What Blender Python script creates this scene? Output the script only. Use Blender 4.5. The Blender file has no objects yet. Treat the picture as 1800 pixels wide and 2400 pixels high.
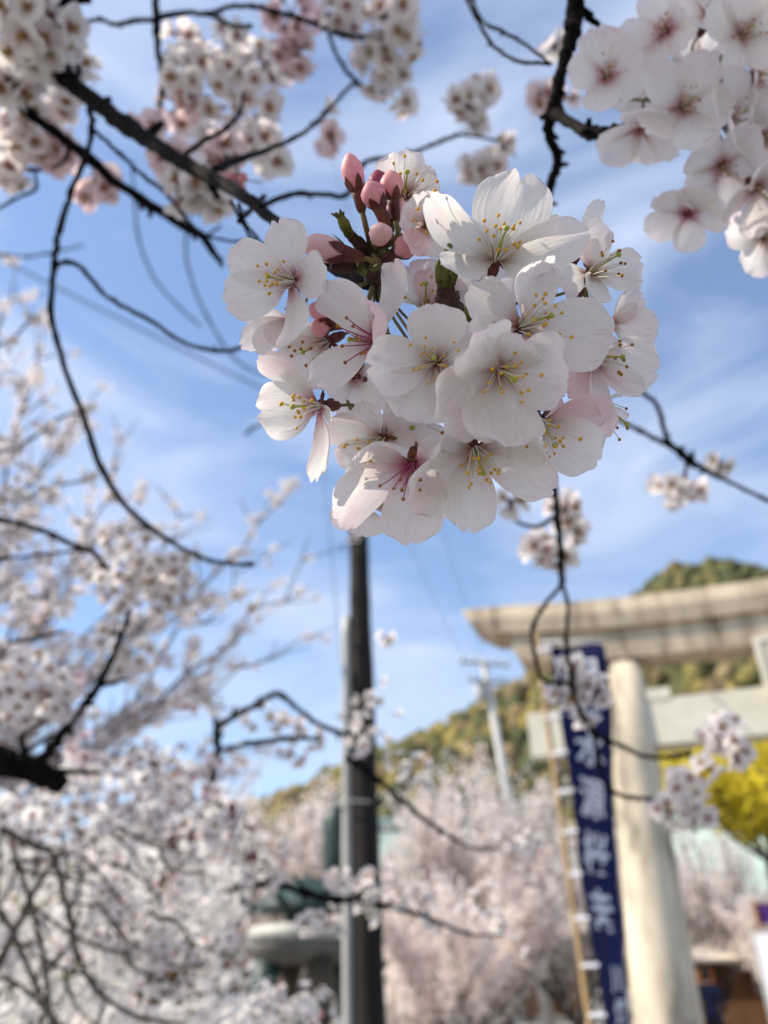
import bpy, math, random
import numpy as np
from mathutils import Vector, Matrix, Quaternion
rnd = random.Random(7); nr = np.random.default_rng(7)
S = bpy.context.scene; COL = S.collection
# ------------------------------------------------------------------ camera, sky, sun, exposure
F = 1813.0; PITCH = math.radians(31); ROLL = math.radians(1.2)
CAM = Vector((0, 0, 1.65))
RM = (Matrix.Rotation(math.pi/2+PITCH, 3, 'X') @ Matrix.Rotation(-ROLL, 3, 'Z'))
cam = bpy.data.objects.new('camera', bpy.data.cameras.new('camera')); COL.objects.link(cam)
cam.matrix_world = Matrix.Translation(CAM) @ RM.to_4x4()
cam.data.sensor_fit = 'VERTICAL'; cam.data.sensor_height = 36; cam.data.lens = 36*F/2400
cam.data.clip_start = 0.02; cam.data.clip_end = 3000
cam.data.dof.use_dof = True; cam.data.dof.focus_distance = 0.203; cam.data.dof.aperture_fstop = 10.5
S.camera = cam
SUN_AZ, SUN_EL = math.radians(-95), math.radians(44)      # azimuth clockwise from +Y
SUN = Vector((math.sin(SUN_AZ)*math.cos(SUN_EL), math.cos(SUN_AZ)*math.cos(SUN_EL), math.sin(SUN_EL)))
w = bpy.data.worlds.new('World'); S.world = w; w.use_nodes = True
nt = w.node_tree; nt.nodes.clear()
sky = nt.nodes.new('ShaderNodeTexSky'); sky.sky_type = 'NISHITA'; sky.sun_disc = False
sky.sun_elevation = SUN_EL; sky.sun_rotation = SUN_AZ; sky.altitude = 100; sky.air_density = 1.0; sky.dust_density = 0.25; sky.ozone_density = 2.2
bg = nt.nodes.new('ShaderNodeBackground'); bg.inputs['Strength'].default_value = 0.145
out = nt.nodes.new('ShaderNodeOutputWorld')
tc = nt.nodes.new('ShaderNodeTexCoord'); mp = nt.nodes.new('ShaderNodeMapping')
mp.inputs['Scale'].default_value = (1.0, 1.6, 3.2); mp.inputs['Rotation'].default_value = (0.2, 0.35, 0.5); mp.inputs['Location'].default_value = (1.3, 0.4, 2.1)
n1 = nt.nodes.new('ShaderNodeTexNoise'); n1.inputs['Scale'].default_value = 2.3; n1.inputs['Detail'].default_value = 7; n1.inputs['Roughness'].default_value = 0.52; n1.inputs['Distortion'].default_value = 0.6
rp = nt.nodes.new('ShaderNodeValToRGB'); rp.color_ramp.elements[0].position = 0.42; rp.color_ramp.elements[1].position = 0.70
rp.color_ramp.elements[0].color = (0.08, 0.08, 0.08, 1); rp.color_ramp.elements[1].color = (0.85, 0.85, 0.85, 1)
mx = nt.nodes.new('ShaderNodeMix'); mx.data_type = 'RGBA'; mx.inputs['B'].default_value = (3.1, 3.55, 4.6, 1)
L = nt.links.new
L(tc.outputs['Generated'], mp.inputs['Vector']); L(mp.outputs['Vector'], n1.inputs['Vector']); L(n1.outputs['Fac'], rp.inputs['Fac'])
L(rp.outputs['Color'], mx.inputs['Factor']); L(sky.outputs['Color'], mx.inputs['A']); L(mx.outputs['Result'], bg.inputs['Color']); L(bg.outputs['Background'], out.inputs['Surface'])
sun = bpy.data.objects.new('sun', bpy.data.lights.new('sun', 'SUN')); COL.objects.link(sun)
sun.data.energy = 4.8; sun.data.angle = math.radians(0.53); sun.data.color = (1, 0.90, 0.76)
sun.rotation_euler = SUN.to_track_quat('Z', 'Y').to_euler()
S.view_settings.view_transform = 'Standard'; S.view_settings.look = 'None'; S.view_settings.exposure = 0.72; S.view_settings.gamma = 1
S.render.engine = 'CYCLES'; S.cycles.use_denoising = True; S.cycles.max_bounces = 12; S.cycles.diffuse_bounces = 8; S.cycles.transmission_bounces = 8; S.cycles.sample_clamp_indirect = 6

# ------------------------------------------------------------------ helpers
def ray(x, y): return RM @ Vector(((x-900)/F, -(y-1200)/F, -1))
def P(x, y, d): return CAM + ray(x, y)*d                       # pixel + depth along the view axis
def PH(x, y, D): r = ray(x, y); return CAM + r*(D/math.hypot(r.x, r.y))
def PY(x, y, Y): r = ray(x, y); return CAM + r*(Y/r.y)
def CV(x, y, z): return (RM @ Vector((x, y, z))).normalized()

def nmat(name, build):
    m = bpy.data.materials.new(name); m.use_nodes = True; m.node_tree.nodes.clear()
    N = m.node_tree.nodes; o = N.new('ShaderNodeOutputMaterial')
    sh = build(N, m.node_tree.links.new); m.node_tree.links.new(sh, o.inputs['Surface']); return m
def ramp(N, stops):
    r = N.new('ShaderNodeValToRGB'); e = r.color_ramp.elements
    while len(e) < len(stops): e.new(0.5)
    for k, (p, c) in enumerate(stops): e[k].position = p; e[k].color = (*c, 1)
    return r
def noise_mat(name, stops, scale=8, rough=0.8, bump=0.3, stretch=(1, 1, 1), detail=6, spec=0.3, coord='Object', dist=0.002, use_col=False, transl=0.0):
    def b(N, L):
        t = N.new('ShaderNodeTexCoord'); mp = N.new('ShaderNodeMapping'); mp.inputs['Scale'].default_value = stretch
        n = N.new('ShaderNodeTexNoise'); n.inputs['Scale'].default_value = scale; n.inputs['Detail'].default_value = detail; n.inputs['Roughness'].default_value = 0.62
        L(t.outputs[coord], mp.inputs['Vector']); L(mp.outputs['Vector'], n.inputs['Vector'])
        r = ramp(N, stops); L(n.outputs['Fac'], r.inputs['Fac'])
        p = N.new('ShaderNodeBsdfPrincipled'); p.inputs['Roughness'].default_value = rough; p.inputs['Specular IOR Level'].default_value = spec
        c = r.outputs['Color']
        if use_col:
            a = N.new('ShaderNodeAttribute'); a.attribute_name = 'Col'
            m = N.new('ShaderNodeMix'); m.data_type = 'RGBA'; m.blend_type = 'MULTIPLY'; m.inputs['Factor'].default_value = 1
            L(c, m.inputs['A']); L(a.outputs['Color'], m.inputs['B']); c = m.outputs['Result']
        L(c, p.inputs['Base Color'])
        if bump:
            bp = N.new('ShaderNodeBump'); bp.inputs['Strength'].default_value = bump; bp.inputs['Distance'].default_value = dist
            L(n.outputs['Fac'], bp.inputs['Height']); L(bp.outputs['Normal'], p.inputs['Normal'])
        if transl:
            tr = N.new('ShaderNodeBsdfTranslucent'); L(c, tr.inputs['Color']); ms = N.new('ShaderNodeMixShader'); ms.inputs['Fac'].default_value = transl
            L(p.outputs[0], ms.inputs[1]); L(tr.outputs[0], ms.inputs[2]); return ms.outputs[0]
        return p.outputs[0]
    return nmat(name, b)
def petal_mat(name, fine=True):
    def b(N, L):
        uv = N.new('ShaderNodeUVMap'); sx = N.new('ShaderNodeSeparateXYZ'); L(uv.outputs['UV'], sx.inputs['Vector'])
        oi = N.new('ShaderNodeObjectInfo')
        thr = ramp(N, [(0.0, (0.42, 0.27, 0.16)), (1.0, (0.50, 0.06, 0.17))]); L(oi.outputs['Alpha'], thr.inputs['Fac'])
        f = ramp(N, [(0.0, (1, 1, 1)), (0.10, (0.62, 0.62, 0.62)), (0.24, (0.12, 0.12, 0.12)), (0.42, (0, 0, 0))]); L(sx.outputs['X'], f.inputs['Fac'])
        wh = ramp(N, [(0.0, (0.87, 0.86, 0.82)), (0.7, (0.90, 0.885, 0.87)), (1.0, (0.89, 0.845, 0.85))]); L(sx.outputs['X'], wh.inputs['Fac'])
        m = N.new('ShaderNodeMix'); m.data_type = 'RGBA'; L(f.outputs['Color'], m.inputs['Factor']); L(wh.outputs['Color'], m.inputs['A']); L(thr.outputs['Color'], m.inputs['B'])
        mu = N.new('ShaderNodeMix'); mu.data_type = 'RGBA'; mu.blend_type = 'MULTIPLY'; mu.inputs['Factor'].default_value = 1
        L(m.outputs['Result'], mu.inputs['A']); L(oi.outputs['Color'], mu.inputs['B']); col = mu.outputs['Result']
        p = N.new('ShaderNodeBsdfPrincipled'); p.inputs['Roughness'].default_value = 0.55; p.inputs['Specular IOR Level'].default_value = 0.25
        tr = N.new('ShaderNodeBsdfTranslucent')
        if fine:      # faint veins fanning from the claw, fine cell relief
            mp = N.new('ShaderNodeMapping'); mp.inputs['Scale'].default_value = (1.9, 11, 1); L(uv.outputs['UV'], mp.inputs['Vector'])
            n = N.new('ShaderNodeTexNoise'); n.inputs['Scale'].default_value = 1.6; n.inputs['Detail'].default_value = 5; n.inputs['Distortion'].default_value = 0.35; L(mp.outputs['Vector'], n.inputs['Vector'])
            n.noise_dimensions = '4D'; L(oi.outputs['Random'], n.inputs['W'])
            v = ramp(N, [(0.30, (0.93, 0.89, 0.90)), (0.5, (1, 1, 1)), (0.75, (0.965, 0.95, 0.955))]); L(n.outputs['Fac'], v.inputs['Fac'])
            m2 = N.new('ShaderNodeMix'); m2.data_type = 'RGBA'; m2.blend_type = 'MULTIPLY'; m2.inputs['Factor'].default_value = 1
            L(col, m2.inputs['A']); L(v.outputs['Color'], m2.inputs['B']); col = m2.outputs['Result']
            tcb = N.new('ShaderNodeTexCoord'); nb = N.new('ShaderNodeTexNoise'); nb.inputs['Scale'].default_value = 75; nb.inputs['Detail'].default_value = 2; L(tcb.outputs['Object'], nb.inputs['Vector'])
            rb = ramp(N, [(0.52, (1, 1, 1)), (0.82, (1.0, 0.87, 0.89))]); L(nb.outputs['Fac'], rb.inputs['Fac'])
            m3 = N.new('ShaderNodeMix'); m3.data_type = 'RGBA'; m3.blend_type = 'MULTIPLY'; m3.inputs['Factor'].default_value = 1
            L(col, m3.inputs['A']); L(rb.outputs['Color'], m3.inputs['B']); col = m3.outputs['Result']
            bp = N.new('ShaderNodeBump'); bp.inputs['Strength'].default_value = 0.3; bp.inputs['Distance'].default_value = 0.0008
            L(n.outputs['Fac'], bp.inputs['Height']); L(bp.outputs['Normal'], p.inputs['Normal']); L(bp.outputs['Normal'], tr.inputs['Normal'])
        L(col, p.inputs['Base Color']); L(col, tr.inputs['Color'])
        ms = N.new('ShaderNodeMixShader'); ms.inputs['Fac'].default_value = 0.5
        L(p.outputs[0], ms.inputs[1]); L(tr.outputs[0], ms.inputs[2]); return ms.outputs[0]
    return nmat(name, b)
def flat_mat(name, c, rough=0.6, spec=0.3, transl=0.0):
    def b(N, L):
        p = N.new('ShaderNodeBsdfPrincipled'); p.inputs['Base Color'].default_value = (*c, 1); p.inputs['Roughness'].default_value = rough; p.inputs['Specular IOR Level'].default_value = spec
        if transl:
            tr = N.new('ShaderNodeBsdfTranslucent'); tr.inputs['Color'].default_value = (*c, 1); ms = N.new('ShaderNodeMixShader'); ms.inputs['Fac'].default_value = transl
            L(p.outputs[0], ms.inputs[1]); L(tr.outputs[0], ms.inputs[2]); return ms.outputs[0]
        return p.outputs[0]
    return nmat(name, b)
M = {}
M['petal'] = petal_mat('petal'); M['petal_far'] = petal_mat('petal_far', False)
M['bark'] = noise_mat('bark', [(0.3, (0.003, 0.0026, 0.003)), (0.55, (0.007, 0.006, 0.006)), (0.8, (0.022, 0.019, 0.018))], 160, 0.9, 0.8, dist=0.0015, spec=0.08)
M['bark_far'] = noise_mat('bark_far', [(0.3, (0.05, 0.04, 0.035)), (0.7, (0.16, 0.13, 0.11))], 12, 0.9, 0.5, dist=0.02)
M['twig'] = noise_mat('twig', [(0.3, (0.035, 0.02, 0.015)), (0.6, (0.09, 0.045, 0.03)), (0.8, (0.16, 0.10, 0.07))], 420, 0.8, 0.9, dist=0.0006)
M['calyx'] = noise_mat('calyx', [(0.3, (0.07, 0.018, 0.018)), (0.5, (0.15, 0.045, 0.032)), (0.68, (0.16, 0.10, 0.035)), (0.85, (0.15, 0.15, 0.04))], 180, 0.6, 0.2, dist=0.0003, transl=0.15)
M['pedicel'] = noise_mat('pedicel', [(0.3, (0.12, 0.12, 0.03)), (0.7, (0.20, 0.13, 0.06))], 200, 0.6, 0.0)
M['bud'] = noise_mat('bud', [(0.25, (0.66, 0.20, 0.28)), (0.5, (0.82, 0.40, 0.43)), (0.75, (0.88, 0.60, 0.58))], 110, 0.5, 0.3, dist=0.0005, transl=0.3)
M['bud_dark'] = noise_mat('bud_dark', [(0.25, (0.22, 0.03, 0.07)), (0.7, (0.46, 0.10, 0.16))], 110, 0.5, 0.3, dist=0.0005, transl=0.2)
M['bud_pale'] = noise_mat('bud_pale', [(0.25, (0.78, 0.40, 0.42)), (0.7, (0.86, 0.64, 0.63))], 90, 0.5, 0.3, dist=0.0005, transl=0.3)
M['filament'] = flat_mat('filament', (0.82, 0.78, 0.68), transl=0.3)
M['filament_red'] = flat_mat('filament_red', (0.52, 0.12, 0.26), transl=0.3)
M['anther'] = noise_mat('anther', [(0.3, (0.54, 0.27, 0.03)), (0.7, (0.80, 0.48, 0.05))], 900, 0.8, 0.4, dist=0.0002)
M['anther_dark'] = noise_mat('anther_dark', [(0.3, (0.22, 0.09, 0.015)), (0.7, (0.48, 0.23, 0.03))], 900, 0.8, 0.4, dist=0.0002)
M['pistil'] = flat_mat('pistil', (0.42, 0.46, 0.08), transl=0.2)
M['stamen_far'] = flat_mat('stamen_far', (0.42, 0.27, 0.07))
M['scale'] = noise_mat('scale', [(0.3, (0.06, 0.035, 0.015)), (0.46, (0.10, 0.11, 0.02)), (0.62, (0.20, 0.22, 0.05)), (0.8, (0.20, 0.10, 0.04))], 190, 0.5, 0.2, dist=0.0003, transl=0.2)

def mesh(name, v, f, mats, mi=None, uv=None, smooth=True, col=None):
    me = bpy.data.meshes.new(name)
    me.from_pydata([tuple(x) for x in v], [], f)
    for m in mats: me.materials.append(M[m] if isinstance(m, str) else m)
    if mi is not None: me.polygons.foreach_set('material_index', mi)
    if smooth: me.polygons.foreach_set('use_smooth', [True]*len(me.polygons))
    if uv is not None:
        li = np.zeros(len(me.loops), dtype=np.int32); me.loops.foreach_get('vertex_index', li)
        me.uv_layers.new(name='UVMap').data.foreach_set('uv', np.asarray(uv, dtype=np.float32)[li].ravel())
    if col is not None:
        a = me.color_attributes.new('Col', 'FLOAT_COLOR', 'POINT'); a.data.foreach_set('color', np.asarray(col, dtype=np.float32).ravel())
    me.update(); return me
def qmesh(name, V, Q, mats, uv=None, mi=None, smooth=False, col=None):            # big quad meshes through numpy
    me = bpy.data.meshes.new(name); V = np.asarray(V, dtype=np.float32); Q = np.asarray(Q, dtype=np.int32)
    n = len(Q); k = Q.shape[1]
    me.vertices.add(len(V)); me.vertices.foreach_set('co', V.ravel()); me.loops.add(n*k); me.loops.foreach_set('vertex_index', Q.ravel())
    me.polygons.add(n); me.polygons.foreach_set('loop_start', np.arange(0, n*k, k, dtype=np.int32)); me.polygons.foreach_set('loop_total', np.full(n, k, dtype=np.int32))
    for m in mats: me.materials.append(M[m])
    if mi is not None: me.polygons.foreach_set('material_index', np.asarray(mi, dtype=np.int32))
    me.polygons.foreach_set('use_smooth', np.full(n, smooth))
    if uv is not None: me.uv_layers.new(name='UVMap').data.foreach_set('uv', np.asarray(uv, dtype=np.float32)[Q.ravel()].ravel())
    if col is not None:
        a = me.color_attributes.new('Col', 'FLOAT_COLOR', 'POINT'); a.data.foreach_set('color', np.asarray(col, dtype=np.float32).ravel())
    me.update(calc_edges=True); me.validate(); return me
def ob(name, me, parent=None, mw=None, color=None, kind=None):
    o = bpy.data.objects.new(name, me); COL.objects.link(o)
    if parent is not None: o.parent = parent; o.matrix_parent_inverse = parent.matrix_basis.inverted()
    if mw is not None: o.matrix_basis = mw                     # always a world matrix: the parent's own is cancelled
    if color is not None: o.color = color
    if kind: o['kind'] = kind
    return o
def thing(name, label, cat, loc=(0, 0, 0), group=None, rotz=0):
    o = bpy.data.objects.new(name, None); COL.objects.link(o); o.location = loc; o.rotation_euler = (0, 0, rotz)
    o.empty_display_size = 0.05
    o['label'] = label; o['category'] = cat
    if group: o['group'] = group
    return o
def tag(o, label, cat, group=None):
    o['label'] = label; o['category'] = cat
    if group: o['group'] = group
    return o
class G:                                                      # small geometry collector
    def __init__(s): s.v = []; s.f = []; s.mi = []; s.uv = []
    def add(s, v, f, mi=0, uv=None):
        b = len(s.v); s.v += [Vector(x) for x in v]; s.f += [tuple(i+b for i in q) for q in f]; s.mi += [mi]*len(f); s.uv += uv if uv else [(0.5, 0.5)]*len(v)
    def tube(s, pts, rad, n=8, mi=0, cap=True):
        pts = [Vector(p) for p in pts]; k = len(pts); v = []; f = []
        t0 = (pts[1]-pts[0]).normalized(); u = t0.orthogonal().normalized()
        for i, p in enumerate(pts):
            t = (pts[min(i+1, k-1)]-pts[max(i-1, 0)]).normalized(); u = (u-t*u.dot(t)).normalized(); w_ = t.cross(u); r = rad[i] if hasattr(rad, '__len__') else rad
            for j in range(n):
                a = 2*math.pi*j/n; v.append(p+(u*math.cos(a)+w_*math.sin(a))*r)
        for i in range(k-1):
            for j in range(n): f.append((i*n+j, i*n+(j+1) % n, (i+1)*n+(j+1) % n, (i+1)*n+j))
        if cap: f.append(tuple(range(n))[::-1]); f.append(tuple((k-1)*n+j for j in range(n)))
        s.add(v, f, mi)
    def lathe(s, o, ax, prof, n=12, mi=0, wob=0):
        ax = Vector(ax).normalized(); u = ax.orthogonal().normalized(); w_ = ax.cross(u); v = []; f = []; k = len(prof)
        for (h, r) in prof:
            for j in range(n):
                a = 2*math.pi*j/n; rr = r*(1+wob*math.sin(2*a+h*900)); v.append(Vector(o)+ax*h+(u*math.cos(a)+w_*math.sin(a))*rr)
        for i in range(k-1):
            for j in range(n): f.append((i*n+j, i*n+(j+1) % n, (i+1)*n+(j+1) % n, (i+1)*n+j))
        f.append(tuple(range(n))[::-1]); f.append(tuple((k-1)*n+j for j in range(n))); s.add(v, f, mi)
    def box(s, c, x, y, z, mi=0):                              # centre and three half-axis vectors
        c, x, y, z = Vector(c), Vector(x), Vector(y), Vector(z)
        v = [c+x*a+y*b+z*d for a in (-1, 1) for b in (-1, 1) for d in (-1, 1)]
        s.add(v, [(0, 1, 3, 2), (4, 6, 7, 5), (0, 4, 5, 1), (2, 3, 7, 6), (0, 2, 6, 4), (1, 5, 7, 3)], mi)
    def mesh(s, name, mats, smooth=True): return mesh(name, s.v, s.f, mats, s.mi, s.uv, smooth)
def spline(pts, sub=5):
    pts = [Vector(p) for p in pts]; o = []
    q = [pts[0]*2-pts[1]]+pts+[pts[-1]*2-pts[-2]]
    for i in range(1, len(q)-2):
        for k in range(sub):
            t = k/sub; a, b, c, d = q[i-1], q[i], q[i+1], q[i+2]
            o.append(0.5*((2*b)+(c-a)*t+(2*a-5*b+4*c-d)*t*t+(3*b-a-3*c+d)*t**3))
    o.append(pts[-1]); return o
def lerp_list(vals, sub):
    o = []
    for a, b in zip(vals[:-1], vals[1:]): o += [a+(b-a)*k/sub for k in range(sub)]
    return o+[vals[-1]]

# ------------------------------------------------------------------ petals and flowers
WU = ([0, .06, .14, .28, .45, .62, .78, .90, .97, 1.0], [.16, .22, .44, .76, .95, 1.0, .96, .84, .68, .54])
def petal_geo(B, T, n, W, cup=0.16, arch=0.12, reflex=0.0, rip=0.05, notch=0.07, fold=0.0, twist=0.0, nu=14, nv=13, seed=0):
    r = random.Random(seed); x = T-B; Ln = x.length; x = x/Ln
    n = n-x*n.dot(x); n = n.normalized() if n.length > 1e-4 else x.orthogonal().normalized()
    if twist: n = Quaternion(x, twist) @ n
    y = n.cross(x); v = []; uv = []
    ph = [r.uniform(0, 6.28) for _ in range(6)]; skew = r.uniform(-.07, .07); asym = r.uniform(-.12, .12)
    jag = [r.uniform(-.011, .011) for _ in range(nv)]
    for i in range(nu):
        u = i/(nu-1); u = u**0.9; wd = W/2*np.interp(u, *WU)
        for j in range(nv):
            s = 2*j/(nv-1)-1
            px = Ln*(u-u**5*0.10*abs(s)**2.2-notch*u**9*math.exp(-(s/.16)**2)+(jag[j] if i == nu-1 else 0)*1.0)
            py = wd*s*(1+asym*s)+Ln*skew*u*u
            z = -arch*Ln*math.sin(math.pi*min(1, u*0.97))+cup*W*0.5*s*s*math.sin(math.pi*(.15+.75*u))-reflex*Ln*u**3
            z += abs(s)*fold*wd
            z += rip*W*u*u*(abs(s)**1.5)*(math.sin(5.2*u+ph[0]+2.2*s)+.7*math.sin(9*u+ph[1]-3*s))*.5
            z += rip*W*.35*u**3*math.sin(6*s+ph[2])+rip*W*.22*math.sin(3.1*s+ph[3])*math.sin(4*u+ph[4])
            z -= .012*W*math.exp(-(s/.10)**2)*(1-u*.6)
            z += .012*W*u*math.sin(11*s+4*u+ph[5])*math.sin(7*u+ph[1])
            v.append(B+x*px+y*py+n*z); uv.append((u, j/(nv-1)))
    f = [(i*nv+j, i*nv+j+1, (i+1)*nv+j+1, (i+1)*nv+j) for i in range(nu-1) for j in range(nv-1)]
    return v, f, uv
def stamen_mesh(name, ln, bend, fil, ant, ar):
    g = G(); pts = [Vector((bend*t*t, 0, ln*t)) for t in (0, .25, .5, .75, 1)]
    g.tube(pts, [.00024, .0002, .00018, .00016, .00013], 4, 0, False)
    e = pts[-1]
    g.lathe(e-Vector((0, 0, ar*.9)), (0, 0, 1), [(0, ar*.35), (ar*.35, ar*.9), (ar*.9, ar*1.02), (ar*1.5, ar*.8), (ar*1.85, ar*.3)], 7, 1, .12)
    return g.mesh(name, [fil, ant])
STAM = {}
for key, fil, ant in (('w', 'filament', 'anther'), ('d', 'filament', 'anther_dark'), ('r', 'filament_red', 'anther_dark')):
    STAM[key] = [stamen_mesh('stamen', .0078+.0011*k, b, fil, ant, .00047) for k, b in ((0, .0012), (1, -.001), (2, .002), (3, -.0018), (4, .0006))]
gp = G(); gp.tube([(0, 0, 0), (0, .0002, .005), (.0003, 0, .0098)], [.00055, .0003, .00026], 6, 0); gp.lathe((.0003, 0, .0096), (0, 0, 1), [(0, .0003), (.0004, .0007), (.0009, .0008), (.0012, .0004)], 8, 0)
PIST = gp.mesh('pistil', ['pistil'])
def frame(o, ax, spin=0, sc=1):
    q = Vector(ax).to_track_quat('Z', 'Y') @ Quaternion((0, 0, 1), spin)
    return Matrix.Translation(o) @ q.to_matrix().to_4x4() @ Matrix.Diagonal((sc, sc, sc, 1))
def calyx_geo(g, thr, ax, stem_to, sc=1.0, sepals=True):
    ax = ax.normalized(); b = thr-ax*.0085*sc
    g.lathe(b, ax, [(0, .0009*sc), (.001*sc, .0016*sc), (.004*sc, .0021*sc), (.0068*sc, .0019*sc), (.0085*sc, .0026*sc), (.0088*sc, .0022*sc)], 10, 0)
    if sepals:
        u = ax.orthogonal().normalized(); w_ = ax.cross(u)
        for k in range(5):
            a = 2*math.pi*k/5+.5; d = u*math.cos(a)+w_*math.sin(a); t = ax.cross(d); B = thr-ax*.0008*sc+d*.002*sc
            tip = B+(d*.0040-ax*.0010)*sc; m1 = B+(d*.0018-ax*.0005)*sc
            g.add([B-t*.0009*sc, B+t*.0009*sc, m1+t*.0013*sc, tip, m1-t*.0013*sc], [(0, 1, 2, 3, 4)], 0)
    if stem_to is not None:
        mid = b-ax*.006*sc
        pts = spline([b+ax*.0005, mid, (mid+stem_to)/2+Vector((0, 0, -.002)), stem_to], 4); g.tube(pts, .00062*sc, 6, 1)
def flower(parent, thr, ax, petals, st='w', ns=16, stem=None, tint=(1, 1, 1), red=0.3, spread=.62, seed=0, sc=1.0, stl=1.0, csc=1.0):
    r = random.Random(seed*31+5); ax = ax.normalized()
    g = G(); calyx_geo(g, thr, ax, stem, sc*csc)
    fo = ob('flower', g.mesh('calyx', ['calyx', 'pedicel']), parent)
    for k, (tip, W, kw) in enumerate(petals):
        base = thr+(tip-thr).normalized()*.0012*sc
        kw = dict(kw); tn = kw.pop('tint', tint)
        v, f, uv = petal_geo(base, tip, ax, W, seed=seed*17+k, **kw)
        j = r.uniform(.975, 1.0)
        ob('petal', mesh('petal', v, f, ['petal'], None, uv), fo, None, (tn[0]*j, tn[1]*j, tn[2]*j, min(1, max(0, red+r.uniform(-.1, .1)))))
    u = ax.orthogonal().normalized(); w_ = ax.cross(u)
    for k in range(ns):
        a = 2*math.pi*(k*.618+r.uniform(-.05, .05)); th = spread*math.sqrt((k+.6)/max(ns, 1))*r.uniform(.75, 1.2)
        d = ax*math.cos(th)+(u*math.cos(a)+w_*math.sin(a))*math.sin(th)
        ob('stamen', r.choice(STAM[st]), fo, frame(thr-ax*.001+(d-ax*d.dot(ax))*.0016, d, r.uniform(0, 6.28), sc*stl*r.uniform(.85, 1.12)))
    if ns: ob('pistil', PIST, fo, frame(thr-ax*.001, ax, 0, sc*stl))
    return fo
def open_flower(parent, thr, ax, R, spin, stem=None, seed=0, cone=.42, **kw):
    r = random.Random(seed*13+1); ax = ax.normalized(); u = ax.orthogonal().normalized(); w_ = ax.cross(u); pet = []
    for k in range(5):
        a = spin+2*math.pi*k/5+r.uniform(-.12, .12); el = cone+r.uniform(-.22, .22); l = R*r.uniform(.92, 1.05)
        d = (u*math.cos(a)+w_*math.sin(a))*math.cos(el)+ax*math.sin(el)
        pet.append((thr+d*l, l*r.uniform(.80, .98), dict(cup=r.uniform(.08, .28), arch=r.uniform(.06, .16), rip=r.uniform(.04, .09), reflex=r.uniform(0, .12), twist=r.uniform(-.25, .25))))
    return flower(parent, thr, ax, pet, stem=stem, seed=seed, **kw)

# middle-distance flower: petals, stamen tuft and calyx in one small shared mesh
def mid_flower(seed, cone, nu=5, nv=4):
    r = random.Random(seed); g = G(); R = .0175
    for k in range(5):
        a = 2*math.pi*k/5+r.uniform(-.15, .15); el = cone+r.uniform(-.25, .25); d = Vector((math.cos(a)*math.cos(el), math.sin(a)*math.cos(el), math.sin(el)))
        v, f, uv = petal_geo(d*.0012, d*R*r.uniform(.9, 1.05), Vector((0, 0, 1)), R*r.uniform(.8, .98), cup=r.uniform(.05, .3), arch=r.uniform(.05, .15), rip=.07, nu=nu, nv=nv, seed=seed*9+k)
        g.add(v, f, 0, uv)
    for k in range(14):
        a = 2.4*k; th = .55*math.sqrt((k+1)/14)
        d = Vector((math.cos(a)*math.sin(th), math.sin(a)*math.sin(th), math.cos(th))); s = d.orthogonal().normalized(); t = d.cross(s); e = d*r.uniform(.006, .0095); q = .0007
        g.add([e+s*q, e+t*q, e-s*q, e-t*q, d*.001+s*.0003, d*.001-s*.0003], [(0, 1, 2, 3), (4, 0, 2, 5)], 1)
    g.lathe((0, 0, -.0085), (0, 0, 1), [(0, .001), (.004, .002), (.0085, .0026)], 6, 2)
    for k in range(5):
        a = 2*math.pi*k/5+.6; d = Vector((math.cos(a), math.sin(a), -.15)); t = Vector((-math.sin(a), math.cos(a), 0))
        g.add([d*.0015-t*.001, d*.004-t*.0012, d*.0068, d*.004+t*.0012, d*.0015+t*.001], [(0, 1, 2, 3, 4)], 2)
    g.tube([(0, 0, -.008), (.001, .0005, -.015), (.003, .001, -.022)], .0006, 4, 3)
    return g.mesh('flower', ['petal_far', 'stamen_far', 'calyx', 'pedicel'])
MID = [mid_flower(k, c) for k, c in enumerate((.15, .3, .45, .6, .35, .8, .25, .5))]
MIDLO = [mid_flower(20+k, c, 3, 3) for k, c in enumerate((.2, .4, .6, .35))]
def bud_small(seed):
    g = G(); g.lathe((0, 0, 0), (0, 0, 1), [(-.006, .0008), (-.003, .0018), (0, .0024), (.001, .0022)], 7, 1); g.lathe((0, 0, .0005), (0, 0, 1), [(0, .0022), (.003, .0036), (.006, .0032), (.0085, .0012)], 7, 0)
    g.tube([(0, 0, -.006), (.002, 0, -.018)], .0006, 4, 1)
    return g.mesh('bud', ['bud', 'calyx'])
BUDM = bud_small(0)
TOSUN = SUN
def cluster(parent, x, y, d, rpx, n, tint=(1, 1, 1), red=.5, up=0.0, lo=False, squash=1.0, buds=0, depth=None, rg=rnd):
    """blossom cluster: flowers on the outside of a loose ball, faces outward, hanging a little"""
    r = rpx*d/F
    for k in range(n+buds):
        z = 1-2*(k+.5)/(n+buds); a = 2.39996*k+rg.uniform(-.5, .5); q = math.sqrt(max(0, 1-z*z))
        dl = Vector((q*math.cos(a), q*math.sin(a), z)); dv = (RM @ dl)
        pos = P(x, y, d)+dv*max(.3*r, r-.010)*rg.uniform(.55, 1.05)
        ax = (dv+Vector((rg.uniform(-.4, .4), rg.uniform(-.4, .4), rg.uniform(-.45, .2)+up))).normalized()
        t = rg.choice((1, 1, .97, .94)); g_ = rg.random()
        c = (tint[0]*t, tint[1]*t*(1-.05*g_), tint[2]*t*(1-.035*g_), min(1, max(0, red+rg.uniform(-.5, .5))))
        if k >= n: ob('bud', BUDM, parent, frame(pos, ax, rg.uniform(0, 6.28), rg.uniform(.8, 1.15)), c)
        else: ob('flower', rg.choice(MIDLO if lo else MID), parent, frame(pos, ax, rg.uniform(0, 6.28), rg.uniform(.85, 1.1)), c)
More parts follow.
